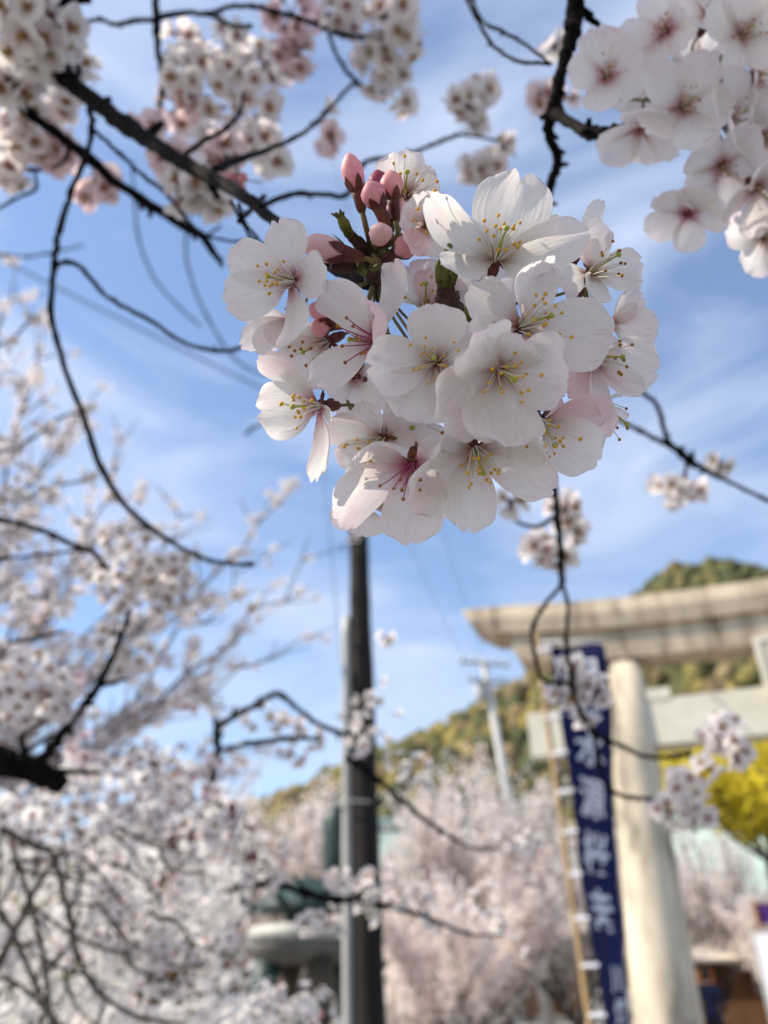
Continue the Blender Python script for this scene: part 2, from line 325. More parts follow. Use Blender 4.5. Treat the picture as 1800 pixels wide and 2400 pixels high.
def wood(parent, pts, name='branch', mat='bark', sub=6, knob=.22, n=9, jit=.28, spurs=True):
    """pts: (px, py, depth, width px)"""
    c = [P(x, y, d) for x, y, d, w_ in pts]; rr = [w_*d/F/2 for x, y, d, w_ in pts]
    sp = spline(c, sub); rl = lerp_list(rr, sub)
    r = random.Random(int(pts[0][0]*7+pts[0][1]*3+len(pts)))
    rl2 = []; p2 = []
    for i, (p, q) in enumerate(zip(sp, rl)):
        k = 1+knob*r.uniform(-.6, 1.3)*(1.6 if i % sub == 0 and 0 < i < len(sp)-1 else .7)
        rl2.append(q*k); p2.append(p+Vector((r.uniform(-1, 1), r.uniform(-1, 1), r.uniform(-1, 1)))*q*jit if 0 < i else p)
    g = G(); g.tube(p2, rl2, n)
    if spurs:                                                     # short fruiting spurs and old bud scars
        for i in range(2, len(p2)-2):
            if r.random() < .22:
                t = (p2[i+1]-p2[i-1]).normalized(); s_ = (Quaternion(t, r.uniform(0, 6.28)) @ t.orthogonal().normalized()+t*.6).normalized(); q = max(rl2[i], .0006); h = q*r.uniform(1.4, 3.2)
                g.tube([p2[i], p2[i]+s_*h*.6, p2[i]+s_*h], [q*.62, q*.5, q*.34], 6)
    return ob(name, g.mesh(name, [mat]), parent)

# ------------------------------------------------------------------ ground, hill, far things
M['ground'] = noise_mat('ground', [(0.3, (0.16, 0.15, 0.135)), (0.7, (0.27, 0.255, 0.235))], 3, 0.95, 0.4, dist=0.02)
M['hill'] = noise_mat('hill', [(0.3, (0.05, 0.055, 0.02)), (0.7, (0.11, 0.10, 0.04))], .05, 0.95, 0)
M['forest'] = noise_mat('forest', [(0.25, (0.55, 0.55, 0.55)), (0.7, (1.25, 1.25, 1.2))], 0.45, 0.9, 0.6, dist=0.8, use_col=True)
M['stone'] = noise_mat('stone', [(0.34, (0.16, 0.145, 0.115)), (0.46, (0.44, 0.385, 0.29)), (0.56, (0.58, 0.51, 0.39)), (0.8, (0.66, 0.60, 0.47))], 2.2, 0.85, 0.25, stretch=(1, 1, .35), dist=0.01)
M['stone_worn'] = noise_mat('stone_worn', [(0.28, (0.17, 0.13, 0.09)), (0.42, (0.40, 0.32, 0.23)), (0.6, (0.58, 0.48, 0.35)), (0.8, (0.64, 0.55, 0.42))], 3.4, 0.9, 0.3, stretch=(1.3, 1.3, .16), dist=0.01)
M['stone_pale'] = noise_mat('stone_pale', [(0.2, (0.50, 0.46, 0.36)), (0.7, (0.68, 0.64, 0.53))], 2.0, 0.85, 0.2, dist=0.01)
g = G(); g.add([(-900, -400, 0), (900, -400, 0), (900, 1500, 0), (-900, 1500, 0)], [(0, 1, 2, 3)])
ob('ground', g.mesh('ground', ['ground'], False), kind='structure')
# hill: ridge line read from the skyline at 300 m, a slope that climbs to it from 100 m
RIDGE = [PY(x, y, 300) for x, y in ((-900, 2130), (-300, 2080), (200, 2030), (450, 1970), (640, 1910), (760, 1850), (880, 1792), (1000, 1745), (1100, 1690), (1230, 1612), (1330, 1535), (1420, 1462), (1485, 1412), (1560, 1358), (1650, 1335), (1730, 1346), (1800, 1372), (2000, 1430), (2400, 1600), (3000, 1800))]
rx = [p.x for p in RIDGE]; rz = [p.z for p in RIDGE]
def hz(x, y):
    t = np.clip((y-110)/190, 0, 1); s = t*t*(3-2*t)*.55+t*.45; b = np.clip((y-300)/300, 0, 1)
    return np.interp(x, rx, rz)*s*(1-.6*b*b)*.985-.5+3.0*np.sin(x*.043+y*.021)*np.sin(y*.05)*t*(1-t)*2
gx, gy = np.meshgrid(np.linspace(-330, 420, 110), np.linspace(105, 560, 60)); gz = hz(gx, gy)
V = np.stack([gx, gy, gz], -1).reshape(-1, 3); i, j = np.meshgrid(np.arange(109), np.arange(59)); a = (j*110+i).ravel()
ob('hill', qmesh('hill', V, np.stack([a, a+1, a+111, a+110], -1), ['hill'], smooth=True), kind='structure')
def ico():
    import bmesh
    b = bmesh.new(); bmesh.ops.create_icosphere(b, subdivisions=1, radius=1); v = np.array([x.co[:] for x in b.verts]); f = np.array([[q.index for q in x.verts] for x in b.faces]); b.free(); return v, f
IV, IF = ico()
n = 5800; X = nr.uniform(-230, 330, n*3); Y = nr.uniform(112, 330, n*3)
keep = np.arange(n*3)[:n]; X = X[keep]; Y = Y[keep]; Z = hz(X, Y); sz = nr.uniform(2.0, 4.6, n)*(.75+.4*np.clip((Y-110)/200, 0, 1))
disp = 1+.35*nr.standard_normal((n, len(IV)))*.6
V = (IV[None]*disp[..., None])*np.stack([sz, sz, sz*nr.uniform(.9, 1.5, n)], -1)[:, None, :]+np.stack([X, Y, Z+sz*.4], -1)[:, None, :]
pal = np.array([(.095, .095, .032), (.14, .125, .038), (.20, .16, .045), (.16, .115, .055), (.06, .07, .028), (.13, .11, .04), (.17, .135, .07)])
high = np.clip((Z-95)/35, 0, 1); ci = nr.integers(0, 7, n); ci = np.where(nr.random(n) < high, nr.choice([0, 4, 4, 5], n), ci)
C = np.concatenate([pal[ci]*nr.uniform(.8, 1.25, (n, 1)), np.ones((n, 1))], 1)
Fq = (IF[None]+(np.arange(n)*len(IV))[:, None, None]).reshape(-1, 3)
ob('forest', qmesh('forest', V.reshape(-1, 3), Fq, ['forest'], col=np.repeat(C, len(IV), 0), smooth=True), kind='stuff')
o = bpy.data.objects['forest']; tag(o, 'olive and brown spring woods covering the hillside behind the gate', 'woods')

# ------------------------------------------------------------------ stone torii
U = Vector((.945, -.327, 0)).normalized(); NV = Vector((-U.y, U.x, 0)); UP = Vector((0, 0, 1))
CT = Vector((3.352, 10.556, 5.40)); CB = Vector((3.06, 10.556, 0.0)); HALF = 2.0
MID_ = Vector((CT.x, CT.y, 0))+U*HALF
tor = thing('stone_torii', 'large pale stone shrine gate with thick upswept lintel behind the blue banner', 'torii', Vector((MID_.x, MID_.y, 0)))
def beam(name, half, hb, ht, thick, z0, rise, slant, mat, over=0):
    g = G(); N = 24; v = []
    for k in range(N+1):
        s = -1+2*k/N; dz = rise*abs(s)**2.3
        for (zz, wd, ex) in ((0, thick*.88, 0), (hb, thick, slant*.75), (hb+ht, thick*.95, slant)):
            c = MID_+U*(s*(half+ex*abs(s)**40))+UP*(z0+zz+dz); v += [c-NV*wd/2, c+NV*wd/2]
    f = []
    for k in range(N):
        a, b = k*6, k*6+6
        f += [(a, a+2, b+2, b), (a+2, a+4, b+4, b+2), (a+4, a+5, b+5, b+4), (a+5, a+3, b+3, b+5), (a+3, a+1, b+1, b+3), (a+1, a, b, b+1)]
    f += [(0, 1, 3, 2), (2, 3, 5, 4)]; e = N*6; f += [(e, e+2, e+3, e+1), (e+2, e+4, e+5, e+3)]
    g.add(v, f); return ob(name, g.mesh(name, [mat], False), tor)
beam('lower_lintel', 3.42, .20, .21, .58, 5.35, .20, .12, 'stone_worn')
beam('upper_lintel', 3.78, .22, .20, .86, 5.763, .24, .42, 'stone_worn')
def column(sgn):
    top = MID_+U*(HALF*sgn)+UP*5.40; bot = MID_+U*((HALF+.30)*sgn)
    prof = [(0, .47), (.12, .47), (.16, .41), (1.2, .385), (2.6, .345), (4.0, .30), (5.35, .262)]
    g = G(); pts = [bot.lerp(top, h/5.4) for h, r in prof]; g.tube(pts, [r for h, r in prof], 28); c = ob('column', g.mesh('column', ['stone']), tor)
    g = G(); g.lathe(bot+UP*-.05, (0, 0, 1), [(0, .8), (.28, .78), (.36, .68), (.42, .50)], 24); ob('plinth', g.mesh('plinth', ['stone']), c)
for s_ in (-1, 1): column(s_)
g = G(); g.box(MID_+UP*4.50, U*3.42, NV*.17, UP*.30); ob('tie_beam', g.mesh('tie_beam', ['stone_pale'], False), tor)
for s_ in (-1, 1):
    for q in (-1, 1):
        c = MID_+U*(HALF*s_+U.x*0+.40*q+.03*s_)+UP*4.865; g = G(); g.box(c, U*.16, NV*.185, UP*.075); ob('wedge', g.mesh('wedge', ['stone_pale'], False), tor)
g = G(); g.box(MID_+UP*5.07, U*.17, NV*.20, UP*.262); st_ = ob('strut', g.mesh('strut', ['stone_pale'], False), tor)
g = G(); g.box(MID_+UP*5.03-NV*.24, U*.27, NV*.035, UP*.36); pq = ob('plaque', g.mesh('plaque', ['stone'], False), tor)
g = G()
for dx, dz, hx, hz_ in ((-.27, 0, .035, .40), (.27, 0, .035, .40), (0, .37, .235, .035), (0, -.37, .235, .035)): g.box(MID_+UP*(5.03+dz)-NV*.25+U*dx, U*hx, NV*.05, UP*hz_)
ob('frame', g.mesh('frame', ['stone_pale'], False), pq)

# ------------------------------------------------------------------ blue festival banner on a bamboo pole
M['bamboo'] = noise_mat('bamboo', [(0.3, (0.28, 0.18, 0.08)), (0.7, (0.45, 0.31, 0.15))], 3, 0.5, 0.1, stretch=(1, 1, .2), dist=.003)
M['cloth_blue'] = noise_mat('cloth_blue', [(0.3, (0.002, 0.004, 0.040)), (0.7, (0.003, 0.008, 0.070))], 3, 0.8, 0.2, dist=.01, transl=.18)
M['cloth_white'] = flat_mat('cloth_white', (0.74, 0.74, 0.80), .8, .2, .2)
M['print_white'] = flat_mat('print_white', (0.66, 0.67, 0.72), .85, .1)
M['rope'] = flat_mat('rope', (0.72, 0.72, 0.72), .9)
top, bot = PH(1256, 1500, 7.5), PH(1383, 2400, 7.5); pdir = (top-bot).normalized(); bot2 = bot-pdir*(bot.z/pdir.z)
ban = thing('festival_banner', 'tall dark blue banner with white lettering on a bamboo pole before the gate', 'banner', bot2)
g = G(); k_ = 16; g.tube([bot2.lerp(top+pdir*.12, t/k_) for t in range(k_+1)], [.030-.008*t/k_+(.002 if t % 2 else 0) for t in range(k_+1)], 10); ob('pole', g.mesh('pole', ['bamboo']), ban)
CW, CH = .52, 3.45
c0 = PH(1280, 1511, 7.45)
def cloth(u, t, off=0):                                          # u across 0..1, t down 0..1 (1 = CH)
    a = math.radians(8-56*min(1, t/.62)**1.1); b = a+.25*math.sin(7*t+1.5*u)
    base = c0-pdir*(t*CH)+Vector((.035*(1-t), 0, 0))
    d = Vector((math.cos(a), -math.sin(a), 0)); nrm = Vector((-d.y, d.x, 0))
    p = base+d*(CW*u)+nrm*(.035*math.sin(5*u+9*t)*u+.02*math.sin(13*t+3*u))-UP*(.05*u*(1-t)+.02*math.sin(3.14*u*2)*(1 if t < .02 else 0))
    return p-nrm*off
g = G(); nu_, nt_ = 12, 60
g.add([cloth(i/nu_, j/nt_) for j in range(nt_+1) for i in range(nu_+1)], [(j*(nu_+1)+i, j*(nu_+1)+i+1, (j+1)*(nu_+1)+i+1, (j+1)*(nu_+1)+i) for j in range(nt_) for i in range(nu_)])
cl = ob('cloth', g.mesh('cloth', ['cloth_blue']), ban)
for k in range(10):
    t = .012+k*.098; q = cloth(0, t); pc = bot2+pdir*((q-bot2).dot(pdir)); g = G()
    g.box((q+pc)/2, (q-pc)*.5+(q-pc).normalized()*.012, Vector((0, .034, 0)), UP*.014); ob('loop', g.mesh('loop', ['cloth_white'], False), ban)
g = G(); g.tube([top-pdir*.02+Vector((0, 0, 0)), cloth(.5, 0)+UP*.05, cloth(1, 0)+UP*.03], .009, 6); ob('cross_rod', g.mesh('cross_rod', ['rope']), ban)
def letter(ch, uc, tc_, size):
    cu = bpy.data.curves.new('letter', 'FONT'); cu.body = ch; cu.align_x = 'CENTER'; cu.align_y = 'CENTER'; cu.size = 1; cu.offset = .022
    to = bpy.data.objects.new('letter', cu); COL.objects.link(to); dg = bpy.context.evaluated_depsgraph_get(); me = bpy.data.meshes.new_from_object(to.evaluated_get(dg))
    bpy.data.objects.remove(to)
    import bmesh
    b = bmesh.new(); b.from_mesh(me); bmesh.ops.triangulate(b, faces=b.faces); bmesh.ops.subdivide_edges(b, edges=[e for e in b.edges if e.calc_length() > .2], cuts=2)
    xs = [v.co.x for v in b.verts] or [0]; ys = [v.co.y for v in b.verts] or [0]; cx, cy = (min(xs)+max(xs))/2, (min(ys)+max(ys))/2; sc = max(max(xs)-min(xs), max(ys)-min(ys), .01)
    for v in b.verts: v.co = cloth(uc+(v.co.x-cx)/sc*size/CW, tc_-(v.co.y-cy)/sc*size*1.02/CH, .006)
    b.to_mesh(me); b.free(); me.materials.clear(); me.materials.append(M['print_white']); ob('letter', me, cl)
for ch, u_, t_, s_ in (('日', .62, .075, .27), ('心', .52, .165, .30), ('水', .50, .288, .37), ('源', .50, .412, .40), ('桜', .50, .545, .40), ('ま', .48, .680, .40), ('川', .58, .825, .22), ('畑', .58, .892, .22), ('区', .58, .955, .20)): letter(ch, u_, t_, s_*.88)

# ------------------------------------------------------------------ wooden pole, far power pole, wires
M['oldwood'] = noise_mat('oldwood', [(0.25, (0.006, 0.005, 0.005)), (0.55, (0.016, 0.013, 0.011)), (0.8, (0.04, 0.033, 0.027))], 9, 0.9, 0.6, stretch=(3, 3, .25), dist=.01)
M['galv'] = noise_mat('galv', [(0.3, (0.30, 0.30, 0.27)), (0.7, (0.44, 0.44, 0.40))], 5, 0.55, 0.05, stretch=(2, 2, .3), spec=.5)
M['concrete'] = noise_mat('concrete', [(0.3, (0.36, 0.36, 0.35)), (0.7, (0.52, 0.52, 0.50))], 2, .9, .1)
M['dark_metal'] = flat_mat('dark_metal', (0.03, 0.035, 0.035), .5)
pa, pb = PH(838, 1150, 6.0), PH(866, 2400, 6.0); dd = (pa-pb).normalized(); p0 = pb-dd*(pb.z/dd.z)
pole = thing('wooden_pole', 'dark old wooden utility pole with a pale grey conduit running down its side', 'utility pole', p0)
g = G(); rr = random.Random(3); K = 30; g.tube([p0.lerp(pa, k/K)+Vector((rr.uniform(-1, 1), rr.uniform(-1, 1), 0))*.003 for k in range(K+1)], [.118-.036*k/K+rr.uniform(-.004, .004) for k in range(K+1)], 18); ob('post', g.mesh('post', ['oldwood']), pole)
sd = Vector((-.98, -.2, 0)); g = G(); kc = PH(820, 1450, 6.0).z/pa.z; g.tube([p0.lerp(pa, kc*k/K)+sd*(.148-.036*kc*k/K) for k in range(K+1)], .038, 14); cd = ob('conduit', g.mesh('conduit', ['galv']), pole)
for t in (.24, .5, .62):
    q = p0.lerp(pa, t); g = G(); rp_ = .122-.035*t
    g.tube([q+sd*(.158-.034*t)*.5+Vector((math.cos(a)*(rp_+.035), math.sin(a)*(rp_+.008), 0)) for a in np.linspace(0, 2*math.pi, 21)], .008, 6, 0, False); ob('strap', g.mesh('strap', ['galv']), pole)
q = p0.lerp(pa, .955); g = G(); g.lathe(q-Vector((0, .095, 0)), (0, -1, 0), [(0, .02), (.05, .02), (.055, .035), (.09, .035), (.1, .01)], 10); ob('insulator', g.mesh('insulator', ['stone_pale']), pole)
ea, eb = PH(1133, 1545, 28), PH(1188, 1850, 28); ed = (ea-eb).normalized(); e0 = eb-ed*(eb.z/ed.z)
ep = thing('power_pole', 'thin pale concrete power pole with crossarms against the hillside', 'power pole', e0)
g = G(); g.tube([e0, ea], [.19, .13], 12); ob('shaft', g.mesh('shaft', ['concrete']), ep)
for (h, hw) in ((.25, .95), (.95, .75)):
    q = ea-ed*h; g = G(); g.box(q+Vector((0, -.15, 0)), Vector((hw, .25, 0)), Vector((0, .05, 0)), UP*.05); arm = ob('crossarm', g.mesh('crossarm', ['galv'], False), ep)
    for s in (-.9, -.4, .5, .9):
        g = G(); g.lathe(q+Vector((hw*s, .25*s-.15, .05)), (0, 0, 1), [(0, .03), (.06, .07), (.12, .05), (.18, .07), (.22, .02)], 8); ob('insulator', g.mesh('insulator', ['concrete']), arm)
g = G(); g.lathe(ea-ed*1.6+Vector((-.35, -.1, 0)), (0, 0, 1), [(0, .18), (.03, .22), (.55, .22), (.6, .1)], 12); ob('transformer', g.mesh('transformer', ['concrete']), ep)
def wire(a, b, sag, rad, label):
    g = G(); pts = [a.lerp(b, t/24)-UP*(sag*4*(t/24)*(1-t/24)) for t in range(25)]; g.tube(pts, rad, 6); tag(ob('overhead_wire', g.mesh('overhead_wire', ['dark_metal'])), label, 'wire')
wire(PH(-700, 240, 9), PH(1050, 1115, 10), .12, .013, 'thick overhead cable crossing the sky behind the left twigs')
wire(PH(760, 300, 12), ea+UP*.1, .5, .008, 'overhead wire running up from the concrete power pole')
wire(PH(560, 300, 12), ea-UP*.2+Vector((-.7, -.2, 0)), .6, .008, 'second overhead wire dropping to the power pole crossarm')
wire(PH(742, 900, 6.4), PH(800, 1560, 6.2), .02, .004, 'slack thin wire hanging beside the wooden pole')

# ------------------------------------------------------------------ bronze lantern behind the pole
M['bronze'] = noise_mat('bronze', [(0.25, (0.006, 0.018, 0.017)), (0.55, (0.016, 0.042, 0.036)), (0.8, (0.06, 0.12, 0.095))], 7, .55, .3, dist=.01, spec=.5)
M['bronze_brown'] = noise_mat('bronze_brown', [(0.3, (0.035, 0.028, 0.018)), (0.7, (0.09, 0.065, 0.035))], 6, .6, .2, dist=.01)
M['dark_stone'] = noise_mat('dark_stone', [(0.3, (0.08, 0.08, 0.07)), (0.7, (0.18, 0.17, 0.15))], 6, .9, .3, dist=.01)
lc = PH(715, 2200, 8.2); lx, ly = lc.x, lc.y
lan = thing('bronze_lantern', 'green bronze shrine lantern on legs half hidden behind the wooden pole', 'lantern', (lx, ly, 0))
def lz(y): return PH(715, y, 8.2).z
def lathe_part(name, prof, mat, n=20, par=lan, off=(0, 0)):
    g = G(); g.lathe((lx+off[0], ly+off[1], 0), (0, 0, 1), prof, n); return ob(name, g.mesh(name, [mat]), par)
lathe_part('basin', [(lz(2262), .30), (lz(2250), .42), (lz(2222), .49), (lz(2206), .50)], 'dark_stone', 28)
lathe_part('rim', [(lz(2206), .51), (lz(2192), .53), (lz(2176), .52), (lz(2168), .44)], 'galv', 28)
lathe_part('lamp_body', [(lz(2192), .20), (lz(2150), .22), (lz(2120), .20)], 'bronze', 6)
rf = lathe_part('roof', [(lz(2140), .46), (lz(2128), .50), (lz(2110), .40), (lz(2085), .24), (lz(2060), .13)], 'bronze', 12)
for k in range(6):
    a = k*math.pi/3+.2; d = Vector((math.cos(a), math.sin(a), 0)); b = Vector((lx, ly, lz(2130)))
    g = G(); g.tube([b+d*.44, b+d*.54+UP*.02, b+d*.60+UP*.08, b+d*.59+UP*.14, b+d*.55+UP*.13], [.05, .04, .03, .024, .015], 8); ob('curl', g.mesh('curl', ['bronze']), rf)
lathe_part('finial', [(lz(2062), .09), (lz(2030), .10), (lz(2000), .13), (lz(1960), .12), (lz(1930), .14), (lz(1905), .10), (lz(1885), .04), (lz(1860), .01)], 'bronze', 14, lan, (.27, 0))
for k in range(4):
    a = k*math.pi/2+.5; d = Vector((math.cos(a), math.sin(a), 0)); b = Vector((lx, ly, 0)); z0 = lz(2256)
    g = G(); g.tube([b+d*.34+UP*z0, b+d*.40+UP*(z0-.2), b+d*.43+UP*(z0-.5), b+d*.5+UP*.5, b+d*.56], [.13, .10, .075, .08, .12], 10); ob('leg', g.mesh('leg', ['bronze_brown' if k % 2 else 'bronze']), lan)
sl = PH(1112, 2385, 17); sgt = thing('stone_lantern', 'small dark stone lantern with a rounded cap among the sunlit cherry trees', 'lantern', (sl.x, sl.y, 0))
for nm, prof, nn in (('cap', [(1.42, .30), (1.46, .33), (1.55, .27), (1.66, .16), (1.70, .10)], 10), ('finial', [(1.70, .05), (1.76, .09), (1.86, .06), (1.93, .01)], 10), ('fire_box', [(1.12, .18), (1.42, .18)], 6), ('shelf', [(.98, .17), (1.06, .28), (1.12, .27)], 6), ('shaft', [(.12, .15), (.5, .12), (.98, .15)], 12), ('base', [(0, .34), (.08, .34), (.14, .2)], 6)):
    g = G(); g.lathe((sl.x, sl.y, 0), (0, 0, 1), prof, nn); ob(nm, g.mesh(nm, ['dark_stone'], nn > 6), sgt)

# ------------------------------------------------------------------ shrine halls, stall, visitors behind
M['copper'] = noise_mat('copper', [(0.3, (0.27, 0.37, 0.31)), (0.7, (0.42, 0.53, 0.46))], 2, .7, .2, stretch=(4, 1, 1), dist=.02)
M['wall_wood'] = noise_mat('wall_wood', [(0.3, (0.16, 0.07, 0.03)), (0.7, (0.32, 0.15, 0.06))], 2, .8, .2, stretch=(1, 1, .2), dist=.01)
M['plaster'] = noise_mat('plaster', [(0.3, (0.62, 0.58, 0.48)), (0.7, (0.76, 0.72, 0.62))], 1, .9, 0)
M['awning'] = flat_mat('awning', (0.78, 0.70, 0.58), .8, .2, .2)
M['dark_void'] = flat_mat('dark_void', (0.02, 0.018, 0.016), .8)
def hall(label, cx, cy, w_, d_, wall, ridge, over, nw, rotz=0.0):
    t = thing('shrine_hall', label, 'building', (cx, cy, 0)); Rz = Matrix.Rotation(rotz, 3, 'Z')
    def pt(x, y, z): return Vector((cx, cy, 0))+Rz @ Vector((x, y, z))
    ex, ey = Rz @ Vector((1, 0, 0)), Rz @ Vector((0, 1, 0))
    g = G(); g.box(pt(0, 0, wall/2), ex*w_/2, ey*d_/2, UP*wall/2); wl = ob('wall', g.mesh('wall', ['plaster'], False), t)
    W2, D2 = w_/2+over, d_/2+over; v = []; N = 10; prof = [(1-k/N, wall-.2+(ridge-wall)*(k/N)**1.35) for k in range(N+1)]
    for sx in (-1, 1):
        for (q, z) in prof: v.append(pt(sx*W2*(1-.1*(1-q)), -D2*q, z))
        for (q, z) in prof[::-1]: v.append(pt(sx*W2*(1-.1*(1-q)), D2*q, z+.001))
    m = len(v)//2; g = G(); g.add(v, [(k, k+1, m+k+1, m+k) for k in range(m-1)]+[tuple(range(m)), tuple(range(m, 2*m))[::-1]]); rf = ob('roof', g.mesh('roof', ['copper'], False), t)
    g = G(); g.box(pt(0, 0, ridge+.1), ex*W2*.92, ey*.22, UP*.22); ob('ridge_cap', g.mesh('ridge_cap', ['copper'], False), rf)
    for k in range(nw+1):
        x = -w_/2+w_*k/nw; g = G(); g.box(pt(x, -d_/2-.06, wall/2), ex*.11, ey*.11, UP*wall/2); ob('post', g.mesh('post', ['wall_wood'], False), t)
    for k in range(nw):
        x = -w_/2+w_*(k+.5)/nw; g = G(); g.box(pt(x, -d_/2-.03, wall*.45), ex*(w_/nw/2-.25), ey*.05, UP*wall*.40); dr = ob('door', g.mesh('door', ['wall_wood' if k % 2 else 'dark_void'], False), t)
        g = G()
        for q in range(4): g.box(pt(x+(w_/nw/2-.25)*(-.75+.5*q), -d_/2-.09, wall*.45), ex*.03, ey*.03, UP*wall*.40)
        ob('lattice', g.mesh('lattice', ['wall_wood'], False), dr)
    return t
q = PH(1660, 2040, 34); hall('shrine hall with pale green copper roof behind the blossoms right of the gate column', q.x+2.6, q.y, 9, 6, 3.7, 6.7, 1.4, 4, -.35)
q = PH(1060, 2040, 40); hall('shrine hall with pale green copper roof deep behind the pink trees near the wooden pole', q.x, q.y, 9, 6, 4.6, 7.9, 1.4, 4, .1)
q = PH(1668, 2300, 24); stall = thing('market_stall', 'wooden stall with a cream awning behind the gate column', 'stall', (q.x, q.y, 0))
g = G(); g.box((q.x, q.y, 2.12), (1.35, 0, 0), (0, .8, .28), (0, -.01, .035)); ob('awning', g.mesh('awning', ['awning'], False), stall)
for sx in (-1.25, 1.25):
    for sy in (-.7, .7): g = G(); g.box((q.x+sx, q.y+sy, 1.02+.12*sy), (.05, 0, 0), (0, .05, 0), (0, 0, 1.02+.12*sy)); ob('post', g.mesh('post', ['wall_wood'], False), stall)
g = G(); g.box((q.x, q.y-.55, .5), (1.2, 0, 0), (0, .25, 0), (0, 0, .5)); ob('counter', g.mesh('counter', ['wall_wood'], False), stall)
g = G(); g.box((q.x, q.y+.72, 1.0), (1.2, 0, 0), (0, .03, 0), (0, 0, .95)); ob('back_panel', g.mesh('back_panel', ['wall_wood'], False), stall)
g = G(); g.box((q.x-.6, q.y-.82, 1.45), (.35, 0, 0), (0, .015, 0), (0, 0, .22)); ob('hanging_cloth', g.mesh('hanging_cloth', [flat_mat('orange_cloth', (.55, .18, .05))], False), stall)
# white standing banner with red foot, purple curtain
q = PH(1822, 2300, 13); wb = thing('standing_banner', 'white standing banner with red lower edge at the right beyond the gate', 'banner', (q.x, q.y, 0))
M['red'] = flat_mat('red', (.65, .06, .03)); M['purple'] = noise_mat('purple', [(.3, (.07, .02, .20)), (.7, (.16, .06, .34))], 4, .8, .1)
g = G(); g.tube([(q.x-.2, q.y, 0), (q.x-.2, q.y, 2.15)], .018, 8); ob('pole', g.mesh('pole', ['galv']), wb)
def sheet(p, w_, h, z, th=.01):
    gg = G(); ex = Vector((.77, -.64, 0)); gg.box(Vector((p.x-.18, p.y, z+h/2))+ex*w_/2, ex*w_/2, Vector((.64, .77, 0))*th, (0, 0, h/2)); return gg
ob('cloth', sheet(q, .5, 1.0, 1.08).mesh('cloth', ['cloth_white'], False), wb); ob('lower_edge', sheet(q, .5, .34, .738, .012).mesh('lower_edge', ['red'], False), wb)
g = G(); g.tube([(q.x-.2, q.y, 2.08), (q.x-.2+.42, q.y-.35, 2.08)], .012, 6); ob('cross_rod', g.mesh('cross_rod', ['galv']), wb)
g = G(); g.lathe((q.x-.2, q.y, 0), (0, 0, 1), [(0, .22), (.1, .22), (.14, .05)], 12); ob('base', g.mesh('base', ['concrete']), wb)
q = PH(1850, 2225, 20); pcur = thing('purple_curtain', 'purple cloth curtain hung above the white standing banner', 'curtain', (q.x, q.y, 0))
g = G(); nn = 24; g.add([(q.x-.5+2.2*i/nn, q.y+.06*math.sin(i*1.7), z+.10*abs(math.sin(i*.26))*(z < 2.6)) for z in (2.82, 2.42) for i in range(nn+1)], [(i, i+1, nn+2+i, nn+1+i) for i in range(nn)]); ob('cloth', g.mesh('cloth', ['purple']), pcur)
for sx in (-.5, 1.7): g = G(); g.tube([(q.x+sx, q.y, 0), (q.x+sx, q.y, 2.9)], .04, 8); ob('post', g.mesh('post', ['wall_wood']), pcur)
g = G(); g.tube([(q.x-.55, q.y, 2.83), (q.x+1.75, q.y, 2.83)], .02, 8); ob('rail', g.mesh('rail', ['wall_wood']), pcur)
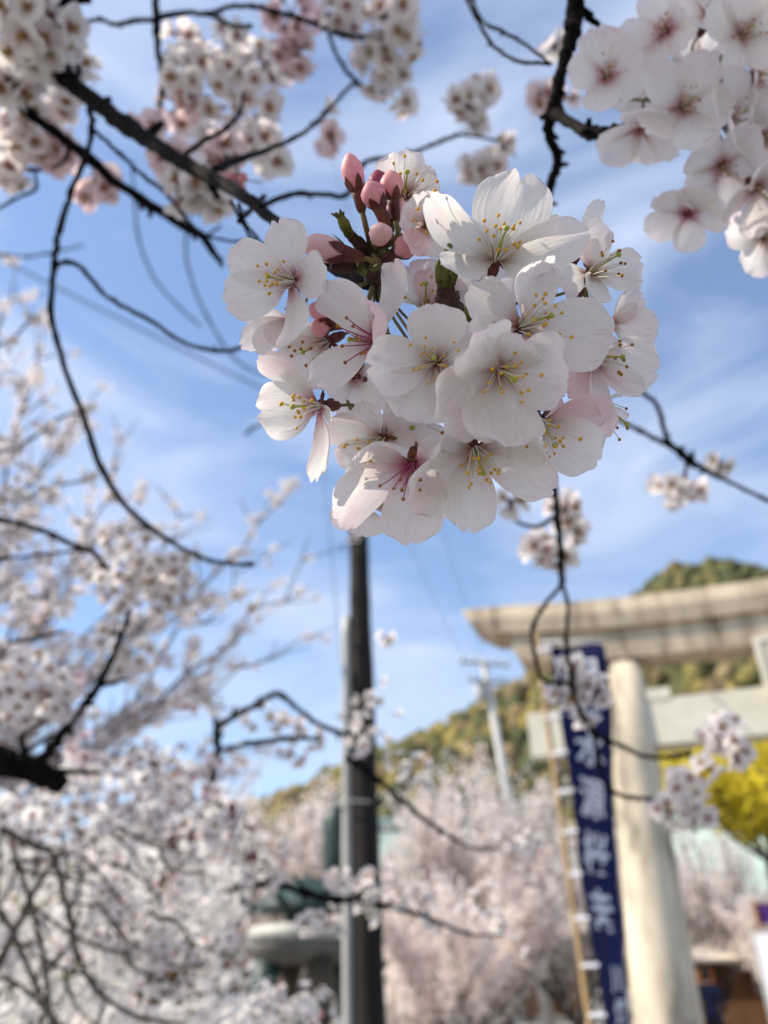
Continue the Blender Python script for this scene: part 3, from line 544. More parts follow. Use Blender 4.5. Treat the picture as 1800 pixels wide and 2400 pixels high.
# visitors
def person(label, x, y, h, face, coat, trousers, hair=(.02, .016, .014)):
    t = thing('person', label, 'person', (x, y, 0)); s = h/1.7; Rz = Matrix.Rotation(face, 3, 'Z')
    def w3(p): return Vector((x, y, 0))+Rz @ (Vector(p)*s)
    J = {'pel': (0, 0, .93), 'wai': (0, 0, 1.08), 'che': (0, .01, 1.28), 'nec': (0, 0, 1.44), 'hea': (0, -.01, 1.53), 'top': (0, -.005, 1.66)}
    R_ = {'pel': .145, 'wai': .13, 'che': .155, 'nec': .058, 'hea': .088, 'top': .075}
    E_ = [('pel', 'wai'), ('wai', 'che'), ('che', 'nec'), ('nec', 'hea'), ('hea', 'top')]
    for sd, k in ((-1, 'l'), (1, 'r')):
        J.update({k+'sh': (.17*sd, 0, 1.37), k+'el': (.23*sd, .03, 1.10), k+'wr': (.21*sd, -.10, .92), k+'hd': (.20*sd, -.14, .85), k+'hip': (.09*sd, 0, .86), k+'kn': (.10*sd, -.02*sd-.02, .48), k+'an': (.10*sd, .06*sd, .09), k+'to': (.11*sd, .06*sd-.16, .035)})
        R_.update({k+'sh': .075, k+'el': .052, k+'wr': .036, k+'hd': .040, k+'hip': .098, k+'kn': .064, k+'an': .048, k+'to': .038})
        E_ += [('che', k+'sh'), (k+'sh', k+'el'), (k+'el', k+'wr'), (k+'wr', k+'hd'), ('pel', k+'hip'), (k+'hip', k+'kn'), (k+'kn', k+'an'), (k+'an', k+'to')]
    ks = list(J); me = bpy.data.meshes.new('body'); me.from_pydata([tuple(w3(J[k])) for k in ks], [(ks.index(a), ks.index(b)) for a, b in E_], [])
    o = bpy.data.objects.new('body', me); COL.objects.link(o); sm = o.modifiers.new('s', 'SKIN'); o.modifiers.new('u', 'SUBSURF').levels = 2
    for i, k in enumerate(ks): me.skin_vertices[0].data[i].radius = (R_[k]*s, R_[k]*s*(.78 if k in ('pel', 'wai', 'che') else 1)); me.skin_vertices[0].data[i].use_root = (k == 'pel')
    m2 = bpy.data.meshes.new_from_object(o.evaluated_get(bpy.context.evaluated_depsgraph_get())); bpy.data.objects.remove(o)
    for m in (flat_mat('coat', coat, .9), flat_mat('trousers', trousers, .9), flat_mat('skin', (.55, .36, .26))): m2.materials.append(m)
    for p in m2.polygons:
        z = p.center.z/s; p.use_smooth = True; ax_ = abs((Rz.inverted() @ (p.center-Vector((x, y, 0)))).x)/s
        p.material_index = 2 if z > 1.44 or (z < .93 and ax_ > .165 and z > .78) else (0 if z > .84 else 1)
    ob('body', m2, t)
    g = G(); g.lathe(w3((0, .015, 1.55)), (0, 0, 1), [(-.06*s, .085*s), (0, .10*s), (.06*s, .103*s), (.12*s, .085*s), (.16*s, .03*s)], 14); ob('hair', g.mesh('hair', [flat_mat('hair', hair)]), t)
q = PH(1668, 2360, 19); person('person in a navy coat walking past the stall beside the gate column', q.x, q.y, 1.68, 2.6, (.012, .018, .05), (.015, .015, .02))
q = PH(1700, 2350, 27); person('person in dark green seen farther back by the stall', q.x, q.y, 1.66, .4, (.03, .07, .055), (.02, .02, .025))

# ------------------------------------------------------------------ trees behind
def tmpl(nu, nv, seed, tuft=True):
    r = random.Random(seed); V = []; Q = []; UV = []; MI = []; R = .0175
    for k in range(5):
        a = 2*math.pi*k/5+r.uniform(-.15, .15); el = .35+r.uniform(-.25, .35); d = Vector((math.cos(a)*math.cos(el), math.sin(a)*math.cos(el), math.sin(el)))
        v, f, uv = petal_geo(d*.001, d*R, Vector((0, 0, 1)), R*(1.45 if nu == 2 else .9), nu=nu, nv=nv, seed=seed+k); b = len(V)
        if nu == 2: uv = [(max(.5, a_), b_) for a_, b_ in uv]
        V += [x[:] for x in v]; UV += uv; Q += [[i+b for i in q] for q in f]; MI += [0]*len(f)
    if tuft:
        for k in range(5):
            a = 2.4*k; d = Vector((.3*math.cos(a), .3*math.sin(a), 1)).normalized(); s = d.orthogonal().normalized()*.0007; t = d.cross(s); e = d*.008; b = len(V)
            V += [(e+s)[:], (e+t)[:], (e-s)[:], (e-t)[:]]; UV += [(0, 0)]*4; Q += [[b, b+1, b+2, b+3]]; MI += [1]
        b = len(V); V += [(-.0025, 0, -.002), (0, -.0025, -.002), (.0025, 0, -.002), (0, .0025, -.002)]; UV += [(0, 0)]*4; Q += [[b, b+1, b+2, b+3]]; MI += [2]
    return np.array(V), np.array(Q), np.array(UV), np.array(MI)
TM = tmpl(3, 3, 5); TF = tmpl(2, 2, 9, False)
def instance(T, pos, ax, sc):
    V, Q, UV, MI = T; n = len(pos); ax = ax/np.linalg.norm(ax, axis=1, keepdims=True)
    h = nr.standard_normal((n, 3)); x = np.cross(h, ax); x /= np.linalg.norm(x, axis=1, keepdims=True); y = np.cross(ax, x)
    Rm = np.stack([x, y, ax], -1)*sc[:, None, None]
    VV = np.einsum('nij,vj->nvi', Rm, V)+pos[:, None, :]
    QQ = Q[None]+(np.arange(n)*len(V))[:, None, None]
    return VV.reshape(-1, 3), QQ.reshape(-1, 4), np.tile(UV, (n, 1)), np.tile(MI, n)
def crown_obj(name, parent, T, pos, ax, sc, tint):
    V, Q, UV, MI = instance(T, np.asarray(pos), np.asarray(ax), np.asarray(sc))
    return ob(name, qmesh(name, V, Q, ['petal_far', 'stamen_far', 'calyx'], UV, MI, smooth=True), parent, None, tint, kind='stuff')
def grow(g, p, d, ln, r, lvl, rg, tips, up):
    pts = [p]; k = 4
    for i in range(k):
        d = (d+Vector((rg.uniform(-1, 1), rg.uniform(-1, 1), rg.uniform(-1, 1)))*.22+UP*up).normalized(); pts.append(pts[-1]+d*ln/k)
    g.tube(pts, [r*(1-.55*i/k) for i in range(k+1)], (7, 5, 3, 3)[lvl], 0, False)
    if lvl >= 1:
        for a, b in zip(pts[:-1], pts[1:]): tips.append((a, b))
    if lvl < 3:
        for i in range(1, k+1):
            for _ in range(2 if lvl < 2 else 1):
                e = (d+Vector((rg.uniform(-1, 1), rg.uniform(-1, 1), rg.uniform(-.6, .9)))*.8).normalized(); grow(g, pts[i], e, ln*rg.uniform(.42, .62), r*.45, lvl+1, rg, tips, up)
def far_cherry(label, x, y, h, seed, nflow=9000, tint=(1, .95, .92, .4), size=2.2, spread=1.0, up=.16):
    rg = random.Random(seed); t = thing('cherry_tree', label, 'tree', (x, y, 0), 'cherry trees behind the gate')
    b = Vector((x, y, 0)); fk = b+Vector((rg.uniform(-.2, .2), rg.uniform(-.2, .2), h*.13))
    g = G(); g.tube([b, b.lerp(fk, .5)+Vector((.06, 0, 0)), fk], [h*.032, h*.025, h*.022], 10); ob('trunk', g.mesh('trunk', ['bark_far']), t)
    tips = []
    for k in range(7):
        a = k*math.pi/3.5+rg.uniform(-.3, .3); d = Vector((math.cos(a)*spread*.75, math.sin(a)*spread*.75, rg.uniform(.3, 1.0))).normalized()
        g = G(); grow(g, fk, d, h*.44, h*.008, 0, rg, tips, up); ob('limb', g.mesh('limb', ['bark_far']), t)
    A = np.array([s[0][:] for s in tips]); B = np.array([s[1][:] for s in tips]); i = nr.integers(0, len(tips), nflow); q = nr.random((nflow, 1))
    off = nr.standard_normal((nflow, 3)); pos = A[i]*(1-q)+B[i]*q+off*.055
    crown_obj('blossom_crown', t, TF, pos, off+np.array([0, 0, -.1]), nr.uniform(.8, 1.25, nflow)*size, tint); return t
WARM = (1, .945, .90, .35)
for k, (px, D, h, sp, lab) in enumerate((
    (960, 18, 6.0, 1.0, 'sunlit pink cherry tree standing right behind the wooden pole'),
    (1170, 22, 7.2, .8, 'tall sunlit cherry tree rising below the power pole'),
    (1320, 19, 5.4, 1.0, 'sunlit cherry tree partly hidden by the blue banner'),
    (1080, 15, 4.0, 1.2, 'low wide cherry tree around the dark stone lantern'),
    (690, 21, 6.4, 1.0, 'sunlit cherry tree glimpsed above the bronze lantern'),
    (470, 19, 6.6, 1.0, 'sunlit cherry tree mostly hidden behind the near white blossoms'),
    (1570, 27, 5.6, 1.0, 'cherry tree just right of the gate column before the green roof'),
    (1735, 27, 5.0, 1.1, 'cherry tree behind the market stall under the yellow tree'),
    (1880, 23, 4.2, 1.1, 'cherry tree beyond the white standing banner'),
    (1430, 30, 6.6, 1.1, 'cherry tree seen behind the gate column and the banner'),
    (1665, 25, 6.1, .8, 'slender cherry tree standing before the green copper roof'))):
    q = PH(px, 2200, D); far_cherry(lab, q.x, q.y, h, 40+k, 6500 if k in (7, 10) else 10500, WARM if k < 6 else (1, .95, .90, .4), 2.6, sp, .22 if k in (0, 1, 2) else .12)
# yellow flowering tree right
M['yellow'] = noise_mat('yellow', [(0.3, (.66, .54, .02)), (0.7, (.86, .74, .06))], 2, .7, 0, transl=.35)
q = PH(1850, 2200, 17); yt = thing('yellow_tree', 'bright yellow flowering tree right of the gate column', 'tree', (q.x, q.y, 0)); rg = random.Random(4)
g = G(); g.tube([(q.x, q.y, 0), (q.x+.05, q.y, 1.5), (q.x, q.y, 3.4)], [.16, .13, .1], 10); ob('trunk', g.mesh('trunk', ['bark_far']), yt)
tips = []
for k in range(8):
    a = k*math.pi/4; g = G(); grow(g, Vector((q.x, q.y, 3.35)), Vector((math.cos(a), math.sin(a), .9)).normalized(), 1.5, .05, 0, rg, tips, .06); ob('limb', g.mesh('limb', ['bark_far']), yt)
n = 9000; A = np.array([s[0][:] for s in tips]); B = np.array([s[1][:] for s in tips]); i = nr.integers(0, len(tips), n); t_ = nr.random((n, 1)); off = nr.standard_normal((n, 3))
V, Q, UVs, MI = instance(TF, A[i]*(1-t_)+B[i]*t_+off*.08, off+np.array([0, 0, .3]), nr.uniform(2.2, 3.4, n)); ob('crown', qmesh('crown', V, Q, ['yellow']), yt, kind='stuff')

# ------------------------------------------------------------------ the left cherry tree a few metres off (sparse crown against the sky)
rg = random.Random(11); tb = PH(-620, 2300, 5.2); lt = thing('cherry_tree', 'cherry tree with sparse dusky crown spreading into the sky at the left', 'tree', (tb.x, tb.y, 0))
fk = Vector((tb.x+.2, tb.y, 2.2)); g = G(); g.tube([Vector((tb.x, tb.y, 0)), Vector((tb.x+.1, tb.y, 1.2)), fk], [.22, .17, .15], 12); ob('trunk', g.mesh('trunk', ['bark_far']), lt)
tips = []
for (x, y, D, dens) in ((40, 640, 5.4, 2), (110, 780, 5.2, 2), (60, 900, 5, 3), (200, 960, 5.3, 3), (130, 1080, 5, 4), (290, 1060, 5.4, 3), (330, 1180, 5.2, 4), (60, 1200, 5, 4), (190, 1300, 5.1, 5), (430, 1230, 5.4, 2), (690, 1140, 5.6, 2), (770, 1290, 5.8, 1), (640, 1300, 5.6, 2), (480, 1370, 5.3, 4), (60, 1400, 4.8, 5), (330, 1420, 5, 5), (700, 1500, 5.8, 1), (520, 1540, 5.2, 3), (420, 1640, 5, 4), (180, 1560, 5, 5), (40, 1720, 5, 5), (300, 1740, 5, 5), (520, 1760, 5.2, 3)):
    e = PH(x, y, D); m = fk.lerp(e, .5)+Vector((rg.uniform(-.2, .2), rg.uniform(-.2, .2), -.25)); pts = spline([fk, m, e], 7); pts = [p_+Vector((rg.gauss(0, 1), rg.gauss(0, 1), rg.gauss(0, 1)))*.045*(k_ > 1) for k_, p_ in enumerate(pts)]
    g = G(); g.tube(pts, [.022*(1-.9*k/(len(pts)-1))+.003 for k in range(len(pts))], 6)
    for k in range(5, len(pts)):
        tips.append((pts[k-1], pts[k], .6*dens))
        for _ in range(2):
            dd_ = ((pts[k]-pts[k-1]).normalized()+Vector((rg.uniform(-1, 1), rg.uniform(-1, 1), rg.uniform(-.7, .8)))*.9).normalized(); ln = rg.uniform(.16, .42); m1 = pts[k]+dd_*ln*.5+Vector((0, 0, rg.uniform(-.03, .03))); m2 = pts[k]+dd_*ln
            g.tube([pts[k], m1, m2], [.008, .005, .003], 5, 0, False); tips.append((pts[k], m1, dens)); tips.append((m1, m2, dens*1.4))
    ob('limb', g.mesh('limb', ['bark_far']), lt)
A = np.array([s[0][:] for s in tips]); B = np.array([s[1][:] for s in tips]); wts = np.array([s[2] for s in tips]); n = 13500
ncl = 1500; ci = nr.choice(len(tips), ncl, p=wts/wts.sum()); q = nr.random((ncl, 1)); cc = A[ci]*(1-q)+B[ci]*q
k = nr.integers(0, ncl, n); off = nr.standard_normal((n, 3)); off /= np.linalg.norm(off, axis=1, keepdims=True)
crown_obj('blossom_crown', lt, TM, cc[k]+off*nr.uniform(.015, .06, (n, 1)), off+np.array([0, 0, -.3]), nr.uniform(1.0, 1.35, n), (1, .96, .95, .55))

# ------------------------------------------------------------------ the tree overhead, under which the picture is taken (its crown shades what is near)
ct = thing('cherry_tree', 'cherry tree whose dense blossoming crown spreads overhead and shades the near flowers', 'tree', (-1.4, -2.6, 0)); rg = random.Random(8)
g = G(); g.tube([(-1.4, -2.6, 0), (-1.45, -2.5, 1.1), (-1.3, -2.2, 2.2)], [.26, .2, .18], 14); ob('trunk', g.mesh('trunk', ['bark']), ct)
for e in ((-3.2, -.6, 3.6), (-2.4, .5, 3.3), (-1.0, -.2, 3.5), (.6, -1.0, 3.6), (1.8, -2.2, 3.5), (-.2, -3.8, 3.6), (-3.0, -3.2, 3.5)):
    e = Vector(e); b = Vector((-1.3, -2.2, 2.15)); pts = spline([b, b.lerp(e, .5)+Vector((0, 0, .25)), e], 6); g = G(); g.tube(pts, [.09*(1-.8*k/(len(pts)-1)) for k in range(len(pts))], 8); ob('limb', g.mesh('limb', ['bark']), ct)
n = 66000; q = np.stack([nr.uniform(-4.2, 3.2, n), nr.uniform(-4.5, 2.6, n), nr.uniform(2.5, 4.1, n)], -1)
dens = np.where((q[:, 0] < -.3) & (q[:, 0] > -3.2) & (np.abs(q[:, 1]-.3) < 1.3), 1.0, .3); q = q[nr.random(n) < dens*(.6+.4*np.sin(q[:, 0]*5)*np.sin(q[:, 1]*5+1))]
loc = (q-np.array(CAM[:])) @ np.array(RM); fx = 900+F*loc[:, 0]/np.maximum(-loc[:, 2], 1e-3); fy = 1200-F*loc[:, 1]/np.maximum(-loc[:, 2], 1e-3)
q = q[~((loc[:, 2] < -.05) & (fx > -260) & (fx < 2060) & (fy > -260) & (fy < 2660))]; off = nr.standard_normal((len(q), 3))
crown_obj('blossom_crown', ct, TF, q, off, nr.uniform(1.5, 2.2, len(q)), (1, .95, .95, .5))

# ------------------------------------------------------------------ near cherry mass, lower left
lm = thing('cherry_branch', 'dense white blossoming cherry boughs filling the lower left corner', 'branch', P(-160, 2500, 2.0))
for pts in ([(-160, 2480, 2.0, 24), (0, 2250, 1.9, 18), (60, 2130, 1.85, 14), (110, 2040, 1.85, 12), (150, 1985, 1.8, 9)],
            [(0, 1942, 1.8, 16), (65, 1975, 1.8, 15), (120, 2000, 1.8, 14), (142, 2070, 1.8, 13), (165, 2150, 1.8, 12), (180, 2230, 1.8, 11), (225, 2320, 1.8, 11), (330, 2385, 1.8, 10), (430, 2400, 1.8, 8)],
            [(30, 1985, 1.8, 12), (60, 2080, 1.8, 11), (85, 2160, 1.8, 11), (105, 2270, 1.8, 11), (120, 2420, 1.8, 11)],
            [(0, 2130, 1.7, 12), (40, 2210, 1.7, 12), (80, 2300, 1.7, 12), (140, 2420, 1.7, 12)],
            [(85, 2130, 1.9, 9), (170, 2190, 1.9, 8), (250, 2225, 1.9, 8), (330, 2240, 1.9, 7), (430, 2265, 1.9, 6), (500, 2250, 1.9, 5)],
            [(340, 2130, 2.0, 9), (370, 2150, 2.0, 10), (420, 2165, 2.0, 8), (445, 2210, 2.0, 7), (440, 2250, 2, 6)],
            [(350, 1920, 2.1, 12), (375, 1990, 2.1, 10), (400, 2040, 2.1, 9), (480, 2045, 2.1, 8)],
            [(120, 2010, 1.8, 8), (160, 2060, 1.8, 7), (215, 2070, 1.8, 6)], [(0, 2290, 1.7, 9), (60, 2320, 1.7, 9), (120, 2380, 1.7, 9), (170, 2430, 1.7, 9)]): wood(lm, [(x, y, d*.70, w_) for x, y, d, w_ in pts], 'branch' if len(pts) > 5 else 'twig', 'bark_far', n=7)
rg = random.Random(33)
for k in range(26):
    x, y = rg.uniform(-40, 330), rg.uniform(1930, 2330); a = rg.uniform(.2, 1.9); pts = []
    for i in range(6):
        pts.append((x, y, 1.24+.02*(k % 4), 8.5-1.1*i)); a += rg.uniform(-.35, .35); x += 36*math.cos(a); y += 36*math.sin(a)
    wood(lm, pts, 'twig', 'bark_far', n=6)
rg = random.Random(21); cents = []
def inside(x, y):
    return y > np.interp(x, [0, 200, 420, 560, 640, 760], [1850, 1800, 1800, 1860, 1930, 2000]) and not (565 < x < 790 and 2100 < y < 2330) and x < np.interp(y, [1850, 2000, 2100, 2200, 2330, 2400], [520, 640, 560, 560, 700, 760])
while len(cents) < 96:
    x, y = rg.uniform(-60, 780), rg.uniform(1780, 2440)
    if inside(x, y) and (x > 210 or rg.random() < .45): cents.append((x, y, rg.uniform(1.3, 2.4)))
cents.sort(key=lambda c: c[2]); ps = []; axs = []
for k, (x, y, d) in enumerate(cents):
    if k < 33 and x > 120: cluster(lm, x, y, d, rg.uniform(50, 75), 9, red=.35, lo=True, up=.25, buds=3, rg=rg)
    else:
        for _ in range(17):
            o_ = Vector((rg.gauss(0, 1), rg.gauss(0, 1), rg.gauss(0, 1))).normalized(); ps.append((P(x, y, d)+o_*rg.uniform(.015, .06))[:]); axs.append((o_+Vector((0, -.2, .1)))[:])
crown_obj('far_blossoms', lm, TM, ps, axs, nr.uniform(.9, 1.15, len(ps)), (1, .99, .98, .25))
n = 5200; xs = nr.uniform(-100, 640, n*3); ys = nr.uniform(1830, 2460, n*3); ok = [inside(a, b) and b > 1880 for a, b in zip(xs, ys)]; xs = xs[ok][:n]; ys = ys[ok][:n]
cl_ = [(a, b, c) for a, b, c in zip(xs[:330], ys[:330], nr.uniform(2.8, 4.4, 330))]; ps = []; axs = []
for (a, b, c) in cl_:
    for _ in range(12):
        o_ = Vector((rg.gauss(0, 1), rg.gauss(0, 1), rg.gauss(0, 1))).normalized(); ps.append((P(a, b, c)+o_*rg.uniform(.02, .11))[:]); axs.append((o_+Vector((0, -.2, .1)))[:])
crown_obj('far_blossoms', lm, TM, ps, axs, nr.uniform(.95, 1.3, len(ps)), (1, .99, .98, .15))

# bronze young leaves and dark scales between the blossoms
M['young_leaf'] = noise_mat('young_leaf', [(0.3, (0.55, 0.5, 0.5)), (0.7, (1.2, 1.2, 1.1))], 30, .5, 0, use_col=True, transl=.3)
lv = []; lq = []; lcol = []
for k in range(74):
    x, y, d = rg.choice(cents); o_ = Vector((rg.gauss(0, .6), -1, rg.gauss(0, .6))).normalized(); c0_ = P(x+rg.uniform(-45, 45), y+rg.uniform(-45, 45), d-.05); pal_ = rg.choice((((.14, .05, .03), (.20, .09, .04)), ((.16, .03, .05), (.10, .03, .03)), ((.16, .09, .03), (.08, .05, .02)), ((.09, .11, .02), (.06, .08, .015))))
    for _ in range(rg.randint(6, 12)):
        a = (o_+Vector((rg.gauss(0, .8), rg.gauss(0, .8), rg.gauss(0, .8)))).normalized(); c = c0_+Vector((rg.gauss(0, .012), rg.gauss(0, .012), rg.gauss(0, .012))); ln = rg.uniform(.012, .026); wd = ln*.30; b = len(lv)
        s = (Quaternion(a, rg.uniform(0, 6.28)) @ a.orthogonal().normalized()); t_ = a.cross(s)
        lv += [c[:], (c+a*ln*.5+s*wd+t_*wd*.4)[:], (c+a*ln)[:], (c+a*ln*.5-s*wd+t_*wd*.4)[:]]; lq.append((b, b+1, b+2, b+3)); lcol += [(*rg.choice(pal_), 1)]*4
ob('young_leaves', qmesh('young_leaves', lv, lq, ['young_leaf'], col=lcol), lm, kind='stuff')

# evergreen shrub in the corner
M['evergreen'] = noise_mat('evergreen', [(0.3, (.02, .035, .012)), (0.7, (.07, .10, .03))], 25, .4, 0, spec=.5, transl=.15)
q = PH(10, 2400, 3.6); sh = thing('evergreen_shrub', 'dark green evergreen shrub peeping out below the white boughs at the left', 'shrub', (q.x-.1, q.y, 0)); cs = Vector((q.x-.1, q.y, 1.0))
for k in range(9):
    a = k*.7; g = G(); g.tube([(q.x-.1, q.y, 0), cs+Vector((math.cos(a)*.15, math.sin(a)*.15, -.4)), cs+Vector((math.cos(a)*.35, math.sin(a)*.35, .35*rg.random()))], [.02, .014, .006], 6); ob('stem', g.mesh('stem', ['bark_far']), sh)
n = 2600; o3 = nr.standard_normal((n, 3)); o3 /= np.linalg.norm(o3, axis=1, keepdims=True); lv = np.array([(0, 0, 0), (.013, 0, .022), (0, 0, .05), (-.013, 0, .022)]); T_ = (lv, np.array([[0, 1, 2, 3]]), np.array([(0, 0)]*4), np.array([0]))
V, Q, UVs, MI = instance(T_, np.array(cs[:])+o3*np.array([.62, .5, .66])*nr.uniform(.55, 1, (n, 1)), o3+nr.standard_normal((n, 3))*.7, nr.uniform(.8, 1.3, n)); ob('foliage', qmesh('foliage', V, Q, ['evergreen']), sh, kind='stuff')

# ------------------------------------------------------------------ flowering branches in the middle distance
def branch(label, woods, clusters, group=None, lo=False):
    x, y, d, w_ = woods[0][0]; t = thing('cherry_branch', label, 'branch', P(x, y, d), group)
    for k, pts in enumerate(woods): wood(t, pts, 'branch' if k == 0 else 'twig')
    for c in clusters: cluster(t, *c[:5], **(c[5] if len(c) > 5 else {}), lo=lo)
    return t
PK = dict(tint=(1, .90, .92), red=.9)
brB = branch('straight dark cherry branch slanting down past the large bough at the upper left', [[(-620, -260, .60, 34), (-240, 40, .62, 28), (0, 212, .66, 26), (108, 293, .68, 24), (206, 369, .7, 24), (325, 466, .72, 22), (456, 542, .74, 19), (500, 590, .74, 16), (520, 625, .74, 9)],
    [(0, 395, .8, 9), (75, 398, .78, 9), (140, 385, .75, 9), (165, 340, .70, 10)], [(82, 405, .8, 7), (85, 440, .8, 8), (70, 452, .8, 7), (30, 470, .8, 7), (-40, 510, .8, 6)], [(325, 466, .72, 10), (420, 530, .74, 8), (470, 555, .8, 6), (520, 530, .8, 5)]],
    [(60, 300, .74, 95, 18, dict(red=.7)), (20, 400, .78, 60, 8), (130, 360, .76, 60, 9, PK), (210, 450, .8, 38, 5, PK), (150, 250, .76, 45, 6), (250, 420, .80, 36, 4, PK)])
branch('cherry cluster with crimson centred blossoms in the top left corner', [[(-160, -120, .60, 60), (60, -30, .6, 50), (160, -6, .6, 44), (205, -20, .6, 40)], [(60, -30, .6, 18), (70, 40, .62, 12), (75, 90, .64, 8)]],
    [(80, 70, .60, 120, 22, dict(red=.7)), (30, 180, .64, 85, 12, dict(red=.9)), (150, 150, .64, 60, 8, dict(red=.6)), (195, 160, .7, 30, 3)])
branch('knotty upright twig crossed by a thin curving one at the top', [[(362, -60, .85, 17), (366, 40, .85, 17), (370, 110, .86, 16), (381, 180, .86, 12), (380, 215, .86, 11), (375, 265, .88, 10), (363, 310, .9, 8)],
    [(366, 45, .85, 12), (305, 50, .85, 11), (270, 58, .85, 10), (235, 46, .85, 9), (180, 58, .85, 8)], [(366, 42, .85, 14), (430, 30, .85, 12), (490, 33, .86, 11), (530, 18, .86, 11), (580, 14, .86, 11), (640, 25, .86, 11), (700, 42, .86, 11), (760, 65, .86, 12), (815, 83, .86, 14), (870, 86, .86, 12), (910, 75, .86, 8)],
    [(490, 33, .86, 8), (520, 50, .86, 9), (560, 62, .86, 9), (590, 60, .86, 10)], [(385, 120, .88, 5), (420, 128, .88, 5), (440, 128, .88, 5)], [(770, 80, .86, 9), (790, 130, .86, 9), (810, 165, .86, 9), (835, 190, .86, 9), (870, 210, .88, 7), (930, 205, .9, 5)]],
    [(470, 180, .86, 105, 21, dict(red=.85, buds=3)), (590, 215, .86, 115, 24, dict(red=.5)), (540, 120, .9, 75, 9, dict(red=.7)), (690, 40, .9, 85, 15, dict(tint=(1, .84, .87), red=1.0)), (800, 30, .86, 70, 10, dict(red=.8)), (920, 60, .84, 100, 20, dict(red=.4)), (890, 160, .86, 85, 14, dict(red=.5)), (700, 130, .9, 60, 7, PK), (640, 150, .9, 60, 8, PK), (945, 245, .88, 28, 3), (430, 100, .9, 50, 5, dict(red=.4)), (420, 260, .88, 60, 8, PK)])
rB = branch('slender twig with a small round blossom cluster left of the knobbly hanging branch', [[(620, 480, .50, 13), (690, 455, .54, 13), (760, 456, .58, 12), (815, 455, .62, 12), (850, 385, .68, 11), (910, 370, .72, 10), (960, 360, .76, 9), (1030, 332, .8, 9), (1075, 315, .82, 10)], [(1075, 315, .82, 7), (1120, 320, .85, 6), (1170, 330, .86, 7), (1200, 325, .86, 6)]],
    [(1085, 240, .82, 45, 6, dict(red=.1)), (1130, 215, .84, 50, 6, dict(red=.2)), (1110, 290, .84, 40, 4, dict(red=.2)), (1150, 395, .86, 50, 6, dict(red=.5, up=-.8)), (1110, 400, .86, 40, 4, dict(up=-.8)), (1180, 340, .86, 28, 3, dict(red=.9))])
# knobbly hanging branch with the right hand cluster
brH = branch('knobbly cherry branch hanging from the top beside the large right hand flower cluster', [[(1340, -60, .42, 44), (1345, 20, .42, 40), (1346, 60, .42, 38), (1330, 120, .42, 32), (1318, 160, .42, 30), (1305, 215, .42, 30), (1300, 250, .42, 32), (1286, 312, .43, 22), (1308, 378, .44, 22), (1290, 430, .46, 18), (1284, 500, .48, 14), (1278, 640, .52, 12), (1275, 800, .58, 12), (1282, 960, .64, 13), (1292, 1080, .70, 13), (1300, 1150, .74, 14), (1308, 1230, .8, 16), (1314, 1300, .85, 15), (1318, 1370, .9, 13)],
    [(1318, 1370, .9, 10), (1275, 1420, .92, 9), (1250, 1470, .94, 10), (1255, 1540, .96, 9), (1275, 1595, .98, 9), (1330, 1600, 1.0, 9)], [(1318, 1370, .9, 10), (1331, 1425, .92, 10), (1328, 1500, .95, 10), (1340, 1590, .97, 13), (1352, 1650, 1.0, 11), (1390, 1715, 1.02, 13), (1450, 1745, 1.03, 10), (1510, 1772, 1.04, 9), (1570, 1775, 1.05, 9), (1620, 1765, 1.05, 12)],
    [(1390, 1715, 1.02, 11), (1405, 1790, 1.03, 11), (1425, 1845, 1.04, 9), (1470, 1868, 1.05, 9), (1530, 1872, 1.05, 10)],
    [(1290, 150, .44, 8), (1205, 140, .48, 8), (1150, 100, .52, 8), (1120, 50, .55, 8), (1085, -20, .6, 8)], [(1290, 150, .44, 7), (1240, 110, .5, 7), (1180, 75, .54, 8), (1130, 50, .58, 8), (1100, -20, .62, 8)],
    [(1300, 1210, .8, 10), (1260, 1235, .82, 9), (1215, 1225, .84, 8), (1185, 1200, .85, 6)], [(1346, 20, .42, 14), (1380, 40, .42, 16), (1410, 65, .42, 12), (1450, 90, .42, 8)]],
    [(1325, 1190, .86, 45, 6, dict(red=.3)), (1340, 1240, .88, 48, 6, dict(red=.4)), (1260, 1290, .9, 50, 7, dict(red=.7, up=-.5)), (1310, 1310, .9, 40, 4), (1200, 1175, .75, 40, 3), (1340, 1570, 1.0, 50, 6, dict(red=.9)), (1320, 1630, 1.0, 45, 6), (1390, 1620, 1.0, 50, 7), (1370, 1680, 1.02, 32, 3), (1690, 1720, 1.05, 62, 11, dict(red=.6)), (1720, 1760, 1.06, 48, 7), (1650, 1800, 1.06, 40, 4), (1600, 1850, 1.05, 55, 9, dict(red=.8)), (1630, 1900, 1.06, 50, 8), (1560, 1900, 1.06, 40, 5),
     (1300, 110, .8, 32, 3, dict(red=.8)), (1270, 225, .8, 34, 4, PK), (1330, 230, .8, 25, 2, PK)])
